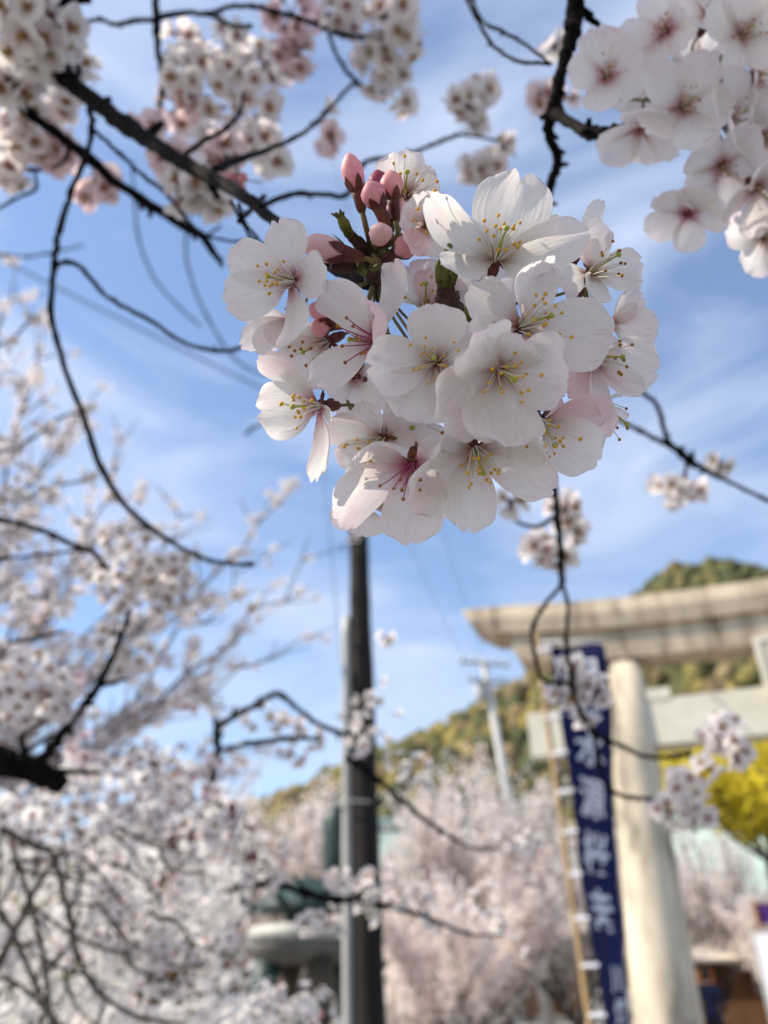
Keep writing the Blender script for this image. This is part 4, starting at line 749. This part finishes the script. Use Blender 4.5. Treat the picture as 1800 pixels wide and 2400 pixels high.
# large right hand cluster, close enough to show its petals
spur = [(1300, 265, .42, 26), (1340, 290, .40, 26), (1385, 312, .38, 28), (1440, 310, .37, 30), (1520, 290, .365, 28), (1640, 240, .36, 24), (1760, 200, .36, 20)]
wood(brH, spur, 'branch', jit=.12)
KR = P(1650, 235, .362)
for k, (x, y, d, ax, R, sp, c, red) in enumerate((
    (1421, 180, .335, (-.15, .05, 1), 118, .35, .30, .8), (1560, 74, .345, (-.5, .1, .85), 120, .1, .35, .8), (1660, 45, .335, (.1, .3, .9), 122, .5, .40, .6), (1738, 82, .318, (.1, -.1, 1), 132, .2, .40, .3), (1601, 252, .325, (.1, 0, 1), 132, 1.0, .30, .5),
    (1712, 276, .33, (.55, .05, .8), 128, .4, .40, .4), (1690, 388, .335, (.1, -.75, .6), 130, .2, .45, .5), (1770, 176, .335, (.6, -.3, .7), 130, .7, .45, .5), (1612, 500, .345, (-.3, -.75, .35), 112, .3, .35, .9), (1772, 440, .335, (.35, -.75, .5), 120, .9, .50, .3),
    (1792, 555, .35, (.1, -.1, 1), 105, .2, .25, .3), (1500, 300, .34, (-.2, -.85, .1), 125, .5, .50, .5), (1790, 320, .34, (.5, -.2, .8), 130, .2, .40, .3), (1880, 130, .34, (.5, .1, .8), 130, .2, .40, .3), (1880, 420, .345, (.6, -.3, .6), 125, .5, .4, .3), (1640, 150, .36, (0, .2, .9), 125, .9, .4, .4), (1880, 270, .35, (.5, 0, .8), 130, .8, .4, .3), (1500, 190, .365, (-.3, -.2, .9), 115, .9, .4, .6))):
    open_flower(brH, P(x, y, d), CV(*ax), .92*R*d/F, sp, KR, 100+k, c, st='d', ns=10 if k not in (8, 11, 13, 14, 15, 16) else 0, red=red, tint=(1, .985, .985), stl=.85)
branch('small dark spur with two blossom tufts on a thin twig at the right', [[(1900, 1200, .95, 10), (1800, 1172, .95, 10), (1720, 1135, .95, 9), (1660, 1105, .95, 11), (1620, 1085, .95, 20), (1597, 1062, .95, 18), (1570, 1040, .93, 12), (1555, 1000, .9, 11), (1540, 950, .86, 10), (1500, 915, .8, 9), (1440, 860, .72, 9)], [(1597, 1062, .95, 12), (1560, 1040, .93, 11), (1500, 1010, .88, 10), (1450, 985, .8, 10), (1400, 960, .72, 9)], [(1615, 1080, .95, 9), (1605, 1110, .95, 7), (1600, 1135, .95, 5)]],
    [(1688, 1088, .95, 36, 3, dict(red=.1)), (1585, 1150, .95, 40, 5, dict(red=.9, up=-.9)), (1620, 1150, .97, 36, 4, dict(red=1, up=-.9)), (1555, 1140, .97, 25, 2)])
# left middle
branch('pale full blossom cluster under a drooping twig at the middle left', [[(-80, 1190, 1.15, 14), (0, 1218, 1.15, 13), (60, 1230, 1.15, 12), (125, 1255, 1.14, 13), (190, 1285, 1.12, 13), (215, 1290, 1.12, 13), (250, 1330, 1.1, 10), (300, 1370, 1.1, 7)], [(0, 1310, 1.2, 8), (90, 1300, 1.2, 7), (190, 1290, 1.15, 7)], [(0, 1510, 1.3, 10), (60, 1500, 1.3, 9), (150, 1480, 1.3, 8)]],
    [(290, 1270, 1.1, 70, 10, dict(red=.1)), (350, 1330, 1.05, 95, 25, dict(red=.1)), (400, 1380, 1.06, 75, 14, dict(red=.15)), (300, 1390, 1.12, 70, 9, dict(red=.5)), (230, 1350, 1.2, 60, 7)])
branch('hazy blossom twigs reaching in from the left edge above the drooping twig', [[(-120, 1090, 1.75, 9), (0, 1060, 1.75, 8), (70, 1030, 1.75, 7), (140, 980, 1.75, 6), (210, 960, 1.75, 5)], [(-60, 1180, 1.75, 8), (50, 1170, 1.75, 7), (130, 1140, 1.75, 6), (230, 1120, 1.75, 5)], [(-60, 1420, 1.75, 8), (60, 1400, 1.75, 7), (160, 1410, 1.75, 5)], [(-60, 820, 1.75, 7), (20, 800, 1.75, 6), (80, 740, 1.75, 5)]],
    [(30, 1040, 1.75, 42, 7), (110, 1000, 1.75, 38, 6), (200, 960, 1.75, 30, 4), (40, 1150, 1.75, 46, 8), (120, 1150, 1.75, 40, 6), (210, 1120, 1.75, 34, 5), (20, 1260, 1.75, 46, 8), (110, 1320, 1.75, 44, 7), (40, 1400, 1.75, 48, 8), (150, 1410, 1.75, 42, 6), (20, 800, 1.75, 34, 4), (80, 745, 1.75, 28, 3), (40, 900, 1.75, 32, 4), (200, 1230, 1.75, 40, 6)], lo=True)
branch('thick black limb with rising side branch and white clusters at the left edge', [[(-140, 1740, 1.15, 70), (-20, 1770, 1.15, 62), (40, 1795, 1.15, 56), (100, 1815, 1.15, 50), (150, 1845, 1.14, 44)], [(80, 1800, 1.15, 30), (130, 1740, 1.12, 24), (175, 1680, 1.1, 22), (215, 1630, 1.1, 20), (235, 1600, 1.1, 16), (262, 1545, 1.08, 14), (285, 1485, 1.06, 13), (305, 1430, 1.05, 11)],
    [(235, 1608, 1.1, 12), (270, 1598, 1.1, 10), (300, 1590, 1.1, 8)], [(60, 1790, 1.15, 18), (55, 1750, 1.15, 12), (45, 1725, 1.15, 8)], [(140, 1808, 1.14, 14), (190, 1808, 1.14, 10), (240, 1812, 1.14, 7)], [(40, 1780, 1.15, 14), (100, 1735, 1.15, 10), (160, 1715, 1.15, 7)]],
    [(60, 1620, 1.02, 105, 22, dict(red=.5)), (130, 1640, 1.06, 70, 9, dict(red=.6)), (20, 1560, 1.1, 70, 9), (260, 1500, 1.15, 60, 7, dict(red=.1)), (320, 1540, 1.15, 55, 7, dict(red=.2)), (270, 1570, 1.15, 45, 5), (170, 1600, 1.15, 40, 4, PK), (190, 1770, 1.25, 55, 6, PK), (330, 1800, 1.3, 75, 10, dict(red=.6)), (400, 1860, 1.35, 65, 9, dict(red=.95, buds=4)), (300, 1880, 1.35, 60, 7, dict(buds=2)), (80, 1900, 1.3, 80, 12), (470, 1840, 1.45, 60, 7, PK), (170, 1880, 1.3, 60, 7)])
# twigs across the wooden pole
branch('bent bare twig forming a roof shape left of the wooden pole', [[(495, 1830, 1.6, 17), (510, 1770, 1.6, 17), (508, 1710, 1.6, 17), (540, 1685, 1.6, 15), (585, 1660, 1.6, 14), (630, 1632, 1.6, 13), (655, 1626, 1.6, 12), (690, 1655, 1.62, 11), (735, 1690, 1.62, 11), (790, 1715, 1.62, 11), (830, 1725, 1.62, 12)], [(515, 1760, 1.6, 9), (560, 1748, 1.6, 10), (585, 1742, 1.6, 14), (640, 1735, 1.6, 12), (690, 1728, 1.6, 11), (760, 1735, 1.62, 7)], [(505, 1712, 1.6, 8), (500, 1680, 1.6, 6)]],
    [(650, 1690, 1.62, 34, 4), (690, 1710, 1.62, 36, 4), (735, 1735, 1.62, 34, 4), (700, 1780, 1.65, 30, 3, PK), (620, 1670, 1.65, 28, 2), (660, 1775, 1.65, 26, 2, PK), (585, 1700, 1.65, 22, 2), (500, 1790, 1.6, 26, 2, PK), (850, 1650, 1.6, 36, 4), (850, 1705, 1.6, 42, 5), (838, 1750, 1.6, 34, 4), (925, 1675, 1.62, 18, 1), (890, 1720, 1.62, 25, 2), (905, 1495, 1.62, 30, 3), (880, 1640, 1.64, 24, 2), (760, 1500, 1.64, 16, 1), (440, 1660, 1.64, 25, 2, PK), (890, 1600, 1.64, 20, 1)])
branch('dark twig passing the wooden pole and falling toward the sunlit trees', [[(810, 1775, 1.6, 14), (850, 1800, 1.6, 16), (900, 1840, 1.6, 14), (960, 1890, 1.6, 11), (1030, 1945, 1.6, 9), (1100, 1985, 1.62, 7), (1170, 1990, 1.62, 5)]],
    [(930, 1790, 1.6, 42, 5, dict(red=.2)), (985, 1790, 1.62, 26, 2), (990, 1840, 1.62, 26, 2), (1055, 1880, 1.64, 24, 1), (1190, 1960, 1.66, 44, 5), (1240, 1975, 1.66, 34, 3), (1090, 1960, 1.66, 26, 2), (1030, 1950, 1.66, 22, 1)])
branch('horizontal dark branch with white blossom tufts crossing the pole near its foot', [[(530, 2090, 1.6, 10), (600, 2070, 1.6, 14), (660, 2075, 1.6, 16), (720, 2095, 1.6, 17), (790, 2108, 1.6, 16), (860, 2112, 1.6, 14), (930, 2130, 1.6, 12), (1000, 2150, 1.6, 9), (1100, 2190, 1.62, 7), (1180, 2190, 1.62, 5)], [(720, 2095, 1.6, 9), (700, 2065, 1.6, 8), (685, 2050, 1.6, 5)]],
    [(790, 2060, 1.58, 40, 6, dict(red=.3)), (850, 2085, 1.58, 44, 6, dict(red=.6)), (890, 2050, 1.58, 46, 6, dict(red=.8)), (930, 2100, 1.6, 44, 6, dict(red=.6)), (860, 2140, 1.6, 40, 5, dict(red=.6)), (760, 2150, 1.6, 40, 5, dict(red=.2)), (720, 2170, 1.6, 34, 4), (790, 2175, 1.6, 26, 2), (990, 2120, 1.62, 40, 4), (1010, 2160, 1.62, 34, 3), (1130, 2110, 1.65, 44, 5), (1160, 2160, 1.65, 36, 4), (1090, 2150, 1.65, 30, 2), (1210, 2220, 1.66, 26, 2)])
branch('thin arching twigs far out of focus against the open sky left of the main flower', [[(310, 380, 2.6, 4), (316, 480, 2.6, 5), (325, 560, 2.6, 5), (355, 640, 2.6, 5), (400, 700, 2.6, 5), (470, 765, 2.6, 4)], [(470, 420, 2.6, 4), (435, 560, 2.6, 5), (450, 660, 2.6, 5), (490, 750, 2.6, 5), (545, 835, 2.6, 5), (600, 872, 2.6, 4), (640, 876, 2.6, 3)], [(-40, 590, 2.4, 6), (40, 602, 2.4, 6), (110, 595, 2.4, 5), (195, 575, 2.4, 4)], [(575, 1020, 2.6, 7), (590, 1005, 2.6, 7), (620, 990, 2.6, 4)]], [])

# ------------------------------------------------------------------ main bough with the sharp flower cluster
A0 = P(-120, -60, .75)
bough = thing('cherry_bough', 'dark cherry bough ending in the big sharp cluster of white blossoms and pink buds', 'branch', A0)
wood(bough, [(-120, -60, .75, 60), (40, 80, .68, 48), (140, 172, .64, 42), (215, 233, .60, 40), (290, 290, .56, 38), (358, 336, .52, 36), (435, 385, .47, 34), (510, 423, .43, 32), (580, 465, .38, 29), (635, 512, .34, 27), (700, 560, .30, 27), (780, 625, .262, 30), (850, 655, .242, 38), (905, 672, .236, 34)], 'branch', knob=.12, jit=.15, n=12)
for pts in ([(205, 225, .6, 14), (215, 300, .62, 13), (200, 370, .66, 12), (165, 455, .7, 13), (140, 540, .7, 13), (127, 620, .7, 14), (120, 735, .72, 13), (148, 850, .74, 14), (195, 975, .76, 14), (238, 1095, .8, 14), (305, 1195, .84, 13), (410, 1275, .88, 11), (490, 1312, .9, 10), (560, 1322, .92, 9), (598, 1322, .93, 13)],
            [(125, 620, .7, 10), (165, 616, .7, 11), (195, 632, .7, 10), (250, 695, .7, 10), (350, 750, .7, 10), (430, 803, .69, 9), (510, 822, .68, 9), (555, 818, .66, 8), (600, 795, .62, 6)],
            [(215, 300, .62, 9), (280, 360, .64, 9), (340, 415, .64, 9), (385, 450, .62, 9), (430, 505, .6, 8), (470, 545, .58, 7), (540, 565, .56, 6), (600, 560, .54, 5)],
            [(420, 375, .48, 12), (470, 335, .55, 12), (530, 300, .6, 11), (562, 262, .66, 10), (570, 215, .7, 7)], [(200, 225, .6, 18), (178, 195, .62, 16), (165, 165, .64, 10)],
            [(500, 400, .44, 18), (560, 375, .5, 15), (630, 350, .58, 12), (700, 318, .66, 10), (745, 285, .72, 10), (790, 235, .78, 9), (835, 188, .82, 8)], [(560, 480, .40, 9), (580, 530, .42, 8), (640, 600, .46, 6)],
            [(540, 470, .41, 8), (590, 560, .44, 7), (620, 590, .46, 6)], [(620, 460, .50, 12), (560, 520, .40, 11)], [(300, 270, .58, 9), (350, 315, .56, 10), (400, 345, .52, 9)], [(160, 190, .62, 10), (185, 170, .64, 12), (180, 150, .66, 7)]): wood(bough, pts, 'twig')
for c in ((450, 440, .62, 75, 11, dict(red=.7)), (520, 360, .66, 62, 8, PK), (610, 330, .72, 60, 8, dict(red=.8)), (400, 380, .66, 56, 7, PK), (350, 300, .72, 42, 4, PK), (480, 330, .7, 42, 4, dict(buds=3)), (640, 380, .7, 34, 3, dict(red=1)), (560, 420, .5, 20, 0, dict(buds=3)), (770, 320, .8, 26, 3, PK), (500, 470, .62, 45, 5), (760, 260, .82, 24, 1), (240, 440, .74, 35, 4, PK)): cluster(bough, *c[:5], **(c[5] if len(c) > 5 else {}))
KN = P(880, 655, .232); KN2 = P(1060, 715, .222)
def HF(thr, ax, pets, stem=KN, **kw):
    d = thr[2]; T0 = P(*thr); ps = []
    hr = random.Random(kw.get('seed', 0)*7+3)
    for q in pets:
        x, y, dz, W = q[:4]; W *= hr.uniform(.86, 1.06); o_ = dict(cup=hr.uniform(.06, .32), arch=hr.uniform(.08, .19), rip=hr.uniform(.05, .12), twist=hr.uniform(-.28, .28), notch=hr.uniform(.03, .11), reflex=hr.choice((0, 0, .08, .15))); o_.update(q[4] if len(q) > 4 else {})
        ps.append((P(x, y, d-dz/1000.), W*d/F*1.22, o_))
    return flower(bough, T0, CV(*ax), ps, stem=stem, csc=.75, **kw)
PKT = (1, .82, .84); PKL = (1, .965, .965)
HF((686, 660, .207), (-.6, -.1, .75), [(645, 510, 2, 100, dict(reflex=.05)), (526, 590, 1, 100), (522, 712, 2, 108), (655, 818, 4, 98, dict(rip=.12)), (768, 640, 9, 90, dict(cup=.3, rip=.12))], st='w', ns=15, red=.55, seed=1, spread=.45, tint=(1, .99, .985))
HF((690, 745, .225), (-.4, -.7, .4), [(560, 812, 2, 60, dict(rip=.15)), (600, 825, 2, 70), (640, 812, 3, 70), (570, 745, 0, 70)], ns=0, seed=2, tint=PKL)
HF((884, 800, .203), (-.75, -.1, .6), [(752, 664, 3, 128, dict(cup=.1)), (712, 882, 5, 122, dict(rip=.1)), (864, 972, 7, 80, dict(rip=.1, notch=.12)), (905, 602, -2, 108, dict(rip=.12)), (858, 728, 13, 92, dict(cup=.55, arch=.3, tint=PKT))], st='r', ns=10, red=.7, seed=3, tint=PKL, spread=.5)
HF((1022, 850, .190), (-.16, -.04, .98), [(1012, 710, 5, 138), (1114, 775, 5, 128), (1072, 968, 6, 100, dict(cup=.4)), (945, 984, 4, 148, dict(cup=.1)), (856, 852, 4, 116)], st='w', ns=20, red=.12, seed=4, tint=(1, .975, .97), spread=.7, stl=.8)
HF((1163, 608, .200), (.1, .5, .82), [(1005, 452, 4, 132, dict(cup=.22)), (1226, 386, 3, 158, dict(cup=.1)), (1384, 536, 6, 104, dict(cup=.35, twist=.5)), (1322, 515, -1, 80), (1296, 628, 11, 90, dict(cup=.25)), (1032, 612, 12, 72, dict(rip=.12))][:6], st='w', ns=17, red=.05, seed=5, tint=(1, .995, .985), spread=.5, stl=1.05)
HF((1222, 766, .192), (.6, .12, .75), [(1102, 672, 5, 112, dict(cup=.25)), (1288, 614, 6, 150, dict(cup=.25)), (1448, 776, 3, 150, dict(cup=.12)), (1104, 768, 9, 52, dict(cup=.35)), (1290, 852, 4, 92, dict(tint=PKT))], st='w', ns=17, red=.2, seed=6, stem=KN2, tint=(1, .975, .965), spread=.62)
HF((1425, 760, .213), (.85, .05, .5), [(1545, 768, 1, 88, dict(notch=.02)), (1508, 690, 1, 92), (1500, 722, 3, 50)], ns=0, seed=7, stem=KN2, tint=PKL)
HF((1385, 640, .210), (.55, .3, .75), [(1508, 612, 2, 92, dict(cup=.1)), (1508, 662, 4, 84), (1408, 524, 4, 76, dict(cup=.3, tint=PKL)), (1402, 700, 8, 66, dict(cup=.4, rip=.14)), (1365, 545, 2, 60, dict(tint=PKL)), (1322, 668, 6, 84, dict(tint=PKL))], st='d', ns=11, red=.2, seed=8, stem=KN2, spread=.5)
HF((1362, 570, .216), (.3, .8, .3), [(1413, 466, 2, 44, dict(cup=.6)), (1405, 510, 5, 50)], ns=0, seed=9, stem=KN2)
HF((1172, 868, .186), (.18, -.38, .9), [(1140, 808, 13, 150, dict(cup=.15, rip=.14, reflex=.25, arch=.25)), (1240, 815, 10, 110, dict(arch=.2)), (1334, 892, 6, 158, dict(cup=.15)), (1200, 1042, 5, 178, dict(cup=.1)), (1042, 996, 6, 142, dict(cup=.2))], st='w', ns=17, red=.1, seed=10, stem=KN2, tint=(1, .965, .955), spread=.6)
HF((1388, 838, .205), (.6, -.12, .75), [(1550, 862, 2, 122, dict(tint=PKL)), (1518, 908, 4, 92, dict(tint=PKL)), (1338, 942, 6, 84, dict(tint=PKT)), (1430, 975, 6, 84, dict(tint=PKL, cup=.4)), (1450, 800, 2, 70, dict(tint=PKL))], st='d', ns=10, red=.5, seed=11, stem=KN2, spread=.42)
HF((1262, 985, .198), (.3, -.7, .6), [(1398, 1092, 5, 136, dict(cup=.1)), (1442, 985, 2, 96, dict(tint=PKT)), (1180, 1060, 6, 100), (1330, 940, -2, 110, dict(tint=PKT))], st='w', ns=17, red=.05, seed=12, stem=KN2, spread=.5)
HF((1408, 945, .214), (.7, -.6, .2), [(1440, 1020, 3, 76, dict(tint=PKT)), (1470, 985, 2, 60, dict(tint=PKL)), (1462, 925, 2, 60)], st='d', ns=5, red=.5, seed=13, stem=KN2)
HF((1112, 1052, .196), (.12, -.68, .7), [(1012, 1084, 9, 78, dict(cup=.2, arch=.32)), (1280, 1066, 9, 96, dict(cup=.2, arch=.3)), (1290, 1168, 5, 122, dict(cup=.1)), (1100, 1248, 4, 118, dict(cup=.15)), (988, 1214, 6, 130, dict(cup=.2))], st='w', ns=18, red=.15, seed=14, stem=KN2, tint=(1, .985, .97), spread=.5)
HF((966, 1088, .198), (-.1, -.72, .68), [(818, 1090, 9, 84, dict(rip=.12, arch=.3)), (1044, 1066, 9, 84, dict(rip=.12, arch=.34)), (782, 1218, 3, 128, dict(cup=.1)), (960, 1278, 4, 124), (1048, 1180, 2, 100)], st='r', ns=15, red=.95, seed=15, stem=KN, tint=PKL, spread=.5)
HF((752, 952, .200), (-.7, -.12, .65), [(600, 966, 3, 112, dict(cup=.15, rip=.1)), (604, 832, 1, 58, dict(cup=.3)), (622, 818, -4, 50), (712, 1124, 4, 78, dict(rip=.1, notch=.1)), (768, 985, 12, 36, dict(cup=.4))], st='w', ns=14, red=.9, seed=16, stem=P(815, 940, .212), tint=(1, .98, .975), spread=.42)
HF((895, 1030, .206), (-.62, -.45, .62), [(762, 1002, 4, 90), (808, 1108, 4, 84), (832, 948, 4, 90), (985, 965, 5, 118, dict(tint=PKL))], st='w', ns=12, red=.2, seed=17, tint=PKL, spread=.5)
HF((960, 985, .212), (0, -.3, .9), [(985, 1075, 3, 130, dict(tint=PKL)), (890, 985, 3, 100)], ns=2, st='d', seed=18, tint=PKL)
HF((768, 800, .222), (-.7, -.45, .5), [(650, 868, 3, 92), (680, 762, 1, 78, dict(tint=PKL)), (655, 815, 0, 70), (740, 880, 3, 80)], st='d', ns=10, red=.4, seed=19, tint=PKL, spread=.5)
HF((950, 455, .224), (.0, .25, .9), [(934, 350, 3, 92), (1008, 385, 3, 78), (1030, 450, 3, 76), (900, 460, 3, 64), (962, 520, 4, 70)], st='w', ns=9, red=.2, seed=20, tint=(1, .98, .97))
HF((1000, 530, .212), (.2, -.1, .95), [(940, 540, 5, 72, dict(cup=.4)), (985, 452, 5, 84, dict(tint=PKL)), (1050, 590, 4, 80, dict(tint=PKL)), (968, 588, 6, 60, dict(tint=PKT)), (1060, 500, 2, 70)], st='w', ns=9, red=.2, seed=21, tint=PKL, spread=.5)
HF((1000, 725, .216), (-.1, .5, .8), [(955, 615, 4, 116), (1020, 632, 5, 80, dict(tint=PKT, cup=.3)), (1085, 655, 3, 90, dict(tint=PKL)), (1090, 730, 3, 80, dict(tint=PKL))], st='w', ns=5, red=.3, seed=22, tint=PKL)
HF((860, 1180, .216), (-.2, -.6, .5), [(788, 1240, 2, 74), (1035, 1240, 2, 60), (850, 1260, 1, 80), (1075, 1235, 0, 60)], ns=0, seed=23, stem=None, tint=PKL)
HF((1130, 700, .215), (0, .1, .9), [(1085, 600, 2, 100), (1200, 640, 2, 110), (1170, 780, 2, 90, dict(tint=PKL)), (1060, 780, 2, 90)], ns=0, seed=24, stem=KN2, tint=PKL)
HF((1280, 820, .216), (.3, -.1, .9), [(1360, 900, 2, 120, dict(tint=PKL)), (1360, 760, 2, 110), (1260, 920, 2, 110)], ns=0, seed=25, stem=KN2, tint=PKL)
HF((830, 880, .218), (-.3, -.2, .9), [(760, 900, 2, 90), (830, 980, 2, 100), (800, 810, 2, 90, dict(tint=PKT)), (900, 900, 2, 100)], ns=0, seed=26, tint=PKL)
HF((1150, 1000, .212), (.1, -.4, .8), [(1230, 1060, 2, 110), (1100, 1090, 2, 90), (1060, 990, 2, 100), (1200, 930, 2, 110)], ns=0, seed=27, stem=KN2, tint=PKL)
# buds
def bud(base, tip, dz, W, mat, stem=KN, ln=.5):
    b, t = P(*base), P(tip[0], tip[1], base[2]-dz/1000.); ax = (t-b); Ln = ax.length; ax.normalize(); r = W*base[2]/F/2*.98
    g = G(); n = 14; prof = [(0, .45), (.12, .72), (.3, .95), (.5, 1.0), (.68, .9), (.83, .66), (.94, .34), (1, .06)]
    u = ax.orthogonal().normalized(); v_ = ax.cross(u); vs = []
    for (h, q) in prof:
        for j in range(n):
            a = 2*math.pi*j/n; k = 1+.13*math.sin(2.0*a+5.5*h)*(h > .2)*min(1, h*1.5)-.05*math.cos(5*a+4*h)*h; vs.append(b+ax*h*Ln+(u*math.cos(a)+v_*math.sin(a))*r*q*k)
    g.add(vs, [(i*n+j, i*n+(j+1) % n, (i+1)*n+(j+1) % n, (i+1)*n+j) for i in range(len(prof)-1) for j in range(n)])
    bo = ob('bud', g.mesh('bud', [mat]), bough)
    g = G(); cb = b-ax*.0055; g.lathe(cb, ax, [(0, .0009), (.0012, .0015), (.0042, r*.55), (.0058, r*.62)], 10)
    for k in range(5):
        a0 = 2*math.pi*k/5+.4; rows = []
        for (h, wa) in ((.02, .62), (.09, .56), (.18, .42), (.27, .27), (.34, .13), (.40, .02)):
            q = np.interp(h, [p_[0] for p_ in prof], [p_[1] for p_ in prof])*r*1.09+.00012
            for s in (-1, 0, 1):
                a = a0+s*wa; rows.append(b+ax*h*Ln+(u*math.cos(a)+v_*math.sin(a))*q)
        g.add(rows, [(i*3+j, i*3+j+1, i*3+j+4, i*3+j+3) for i in range(5) for j in range(2)])
    ob('calyx', g.mesh('calyx', ['calyx']), bo)
    m = cb-ax*.004; g = G(); g.tube(spline([cb+ax*.0004, m, (m+stem)/2, stem], 4), .0008, 6); ob('pedicel', g.mesh('pedicel', ['pedicel']), bo)
KB = P(872, 590, .226)
bud((838, 452, .215), (815, 358), 1, 50, 'bud', KB); bud((892, 458, .222), (882, 398), 0, 46, 'bud_dark', KB); bud((922, 470, .216), (914, 398), 1, 52, 'bud', KB); bud((888, 487, .211), (862, 424), 2, 56, 'bud', KB)
bud((918, 522, .219), (936, 464), 1, 44, 'bud', KB); bud((889, 562, .214), (896, 533), 9, 52, 'bud_pale', KB); bud((930, 592, .214), (968, 566), 4, 54, 'bud', KB); bud((808, 594, .213), (708, 570), 1, 66, 'bud_pale', KB)
bud((1128, 840, .205), (1138, 775), 2, 58, 'bud', KN2); bud((770, 742, .214), (725, 715), 2, 46, 'bud', KN); bud((772, 765, .216), (728, 772), 2, 44, 'bud', KN); bud((985, 480, .222), (968, 470), 3, 30, 'bud_dark', KB)
# spurs, scales and leaf shoots of the sharp cluster
def rod(pts, name, mat, sub=4, **kw): return wood(bough, pts, name, mat, sub, spurs=False, **kw)
rod([(905, 672, .236, 38), (880, 640, .230, 44), (870, 605, .226, 42), (876, 575, .224, 34), (880, 545, .224, 24)], 'twig', 'twig', n=12, jit=.12)
rod([(880, 640, .230, 30), (840, 622, .222, 34), (805, 628, .218, 28), (778, 628, .216, 14)], 'twig', 'twig', n=12, jit=.12)
rod([(868, 600, .226, 26), (838, 568, .221, 26), (815, 545, .217, 24)], 'twig', 'twig', n=10, jit=.1)
rod([(822, 552, .218, 22), (808, 528, .215, 24), (798, 508, .213, 18)], 'leaf_shoot', 'scale', n=10, jit=.08)
for (x, y) in ((776, 500), (786, 498), (797, 490), (806, 496)): rod([(800, 516, .2135, 12), ((800+x)/2, (512+y)/2, .213, 9), (x, y, .212, 3)], 'leaf_tip', 'scale', n=6, jit=.05)
rod([(1070, 752, .212, 30), (1060, 728, .207, 44), (1050, 700, .203, 46), (1046, 672, .200, 42), (1044, 650, .199, 36)], 'twig', 'twig', n=14, jit=.16, knob=.28)
rod([(1046, 668, .1992, 43), (1041, 640, .198, 42), (1042, 612, .1975, 34), (1050, 588, .197, 22), (1056, 572, .197, 12)], 'leaf_bud', 'scale', n=12, jit=.05, knob=.08)
rod([(1030, 720, .206, 10), (1026, 700, .204, 12), (1028, 680, .202, 6)], 'twig', 'twig', n=7)
for (a, b, c, d_) in (((1028, 665), (1030, 625), (1040, 590), 24), ((1060, 668), (1064, 640), (1054, 600), 22)): rod([(*a, .1975, d_*.6), (*b, .1965, d_), (*c, .1965, 5)], 'bud_scale', 'scale', n=8, jit=.02, knob=.03)
rod([(1095, 755, .203, 26), (1102, 728, .200, 30), (1112, 705, .199, 12)], 'bud_scale', 'scale', n=10, jit=.04, knob=.05); rod([(1118, 752, .204, 22), (1128, 735, .202, 24), (1132, 715, .202, 8)], 'bud_scale', 'scale', n=10, jit=.04, knob=.05)
rod([(1352, 702, .206, 6), (1362, 690, .205, 12), (1371, 675, .205, 7)], 'calyx', 'calyx', n=8, jit=.03); rod([(1368, 715, .204, 8), (1374, 695, .204, 12), (1372, 675, .205, 6)], 'bud_scale', 'scale', n=8, jit=.03, knob=.05)
for (x, y) in ((845, 628), (905, 590), (915, 600), (880, 570)): rod([(x+8, y+12, .219, 16), (x, y, .217, 22), (x-6, y-16, .217, 6)], 'bud_scale', 'scale', n=8, jit=.04, knob=.06)
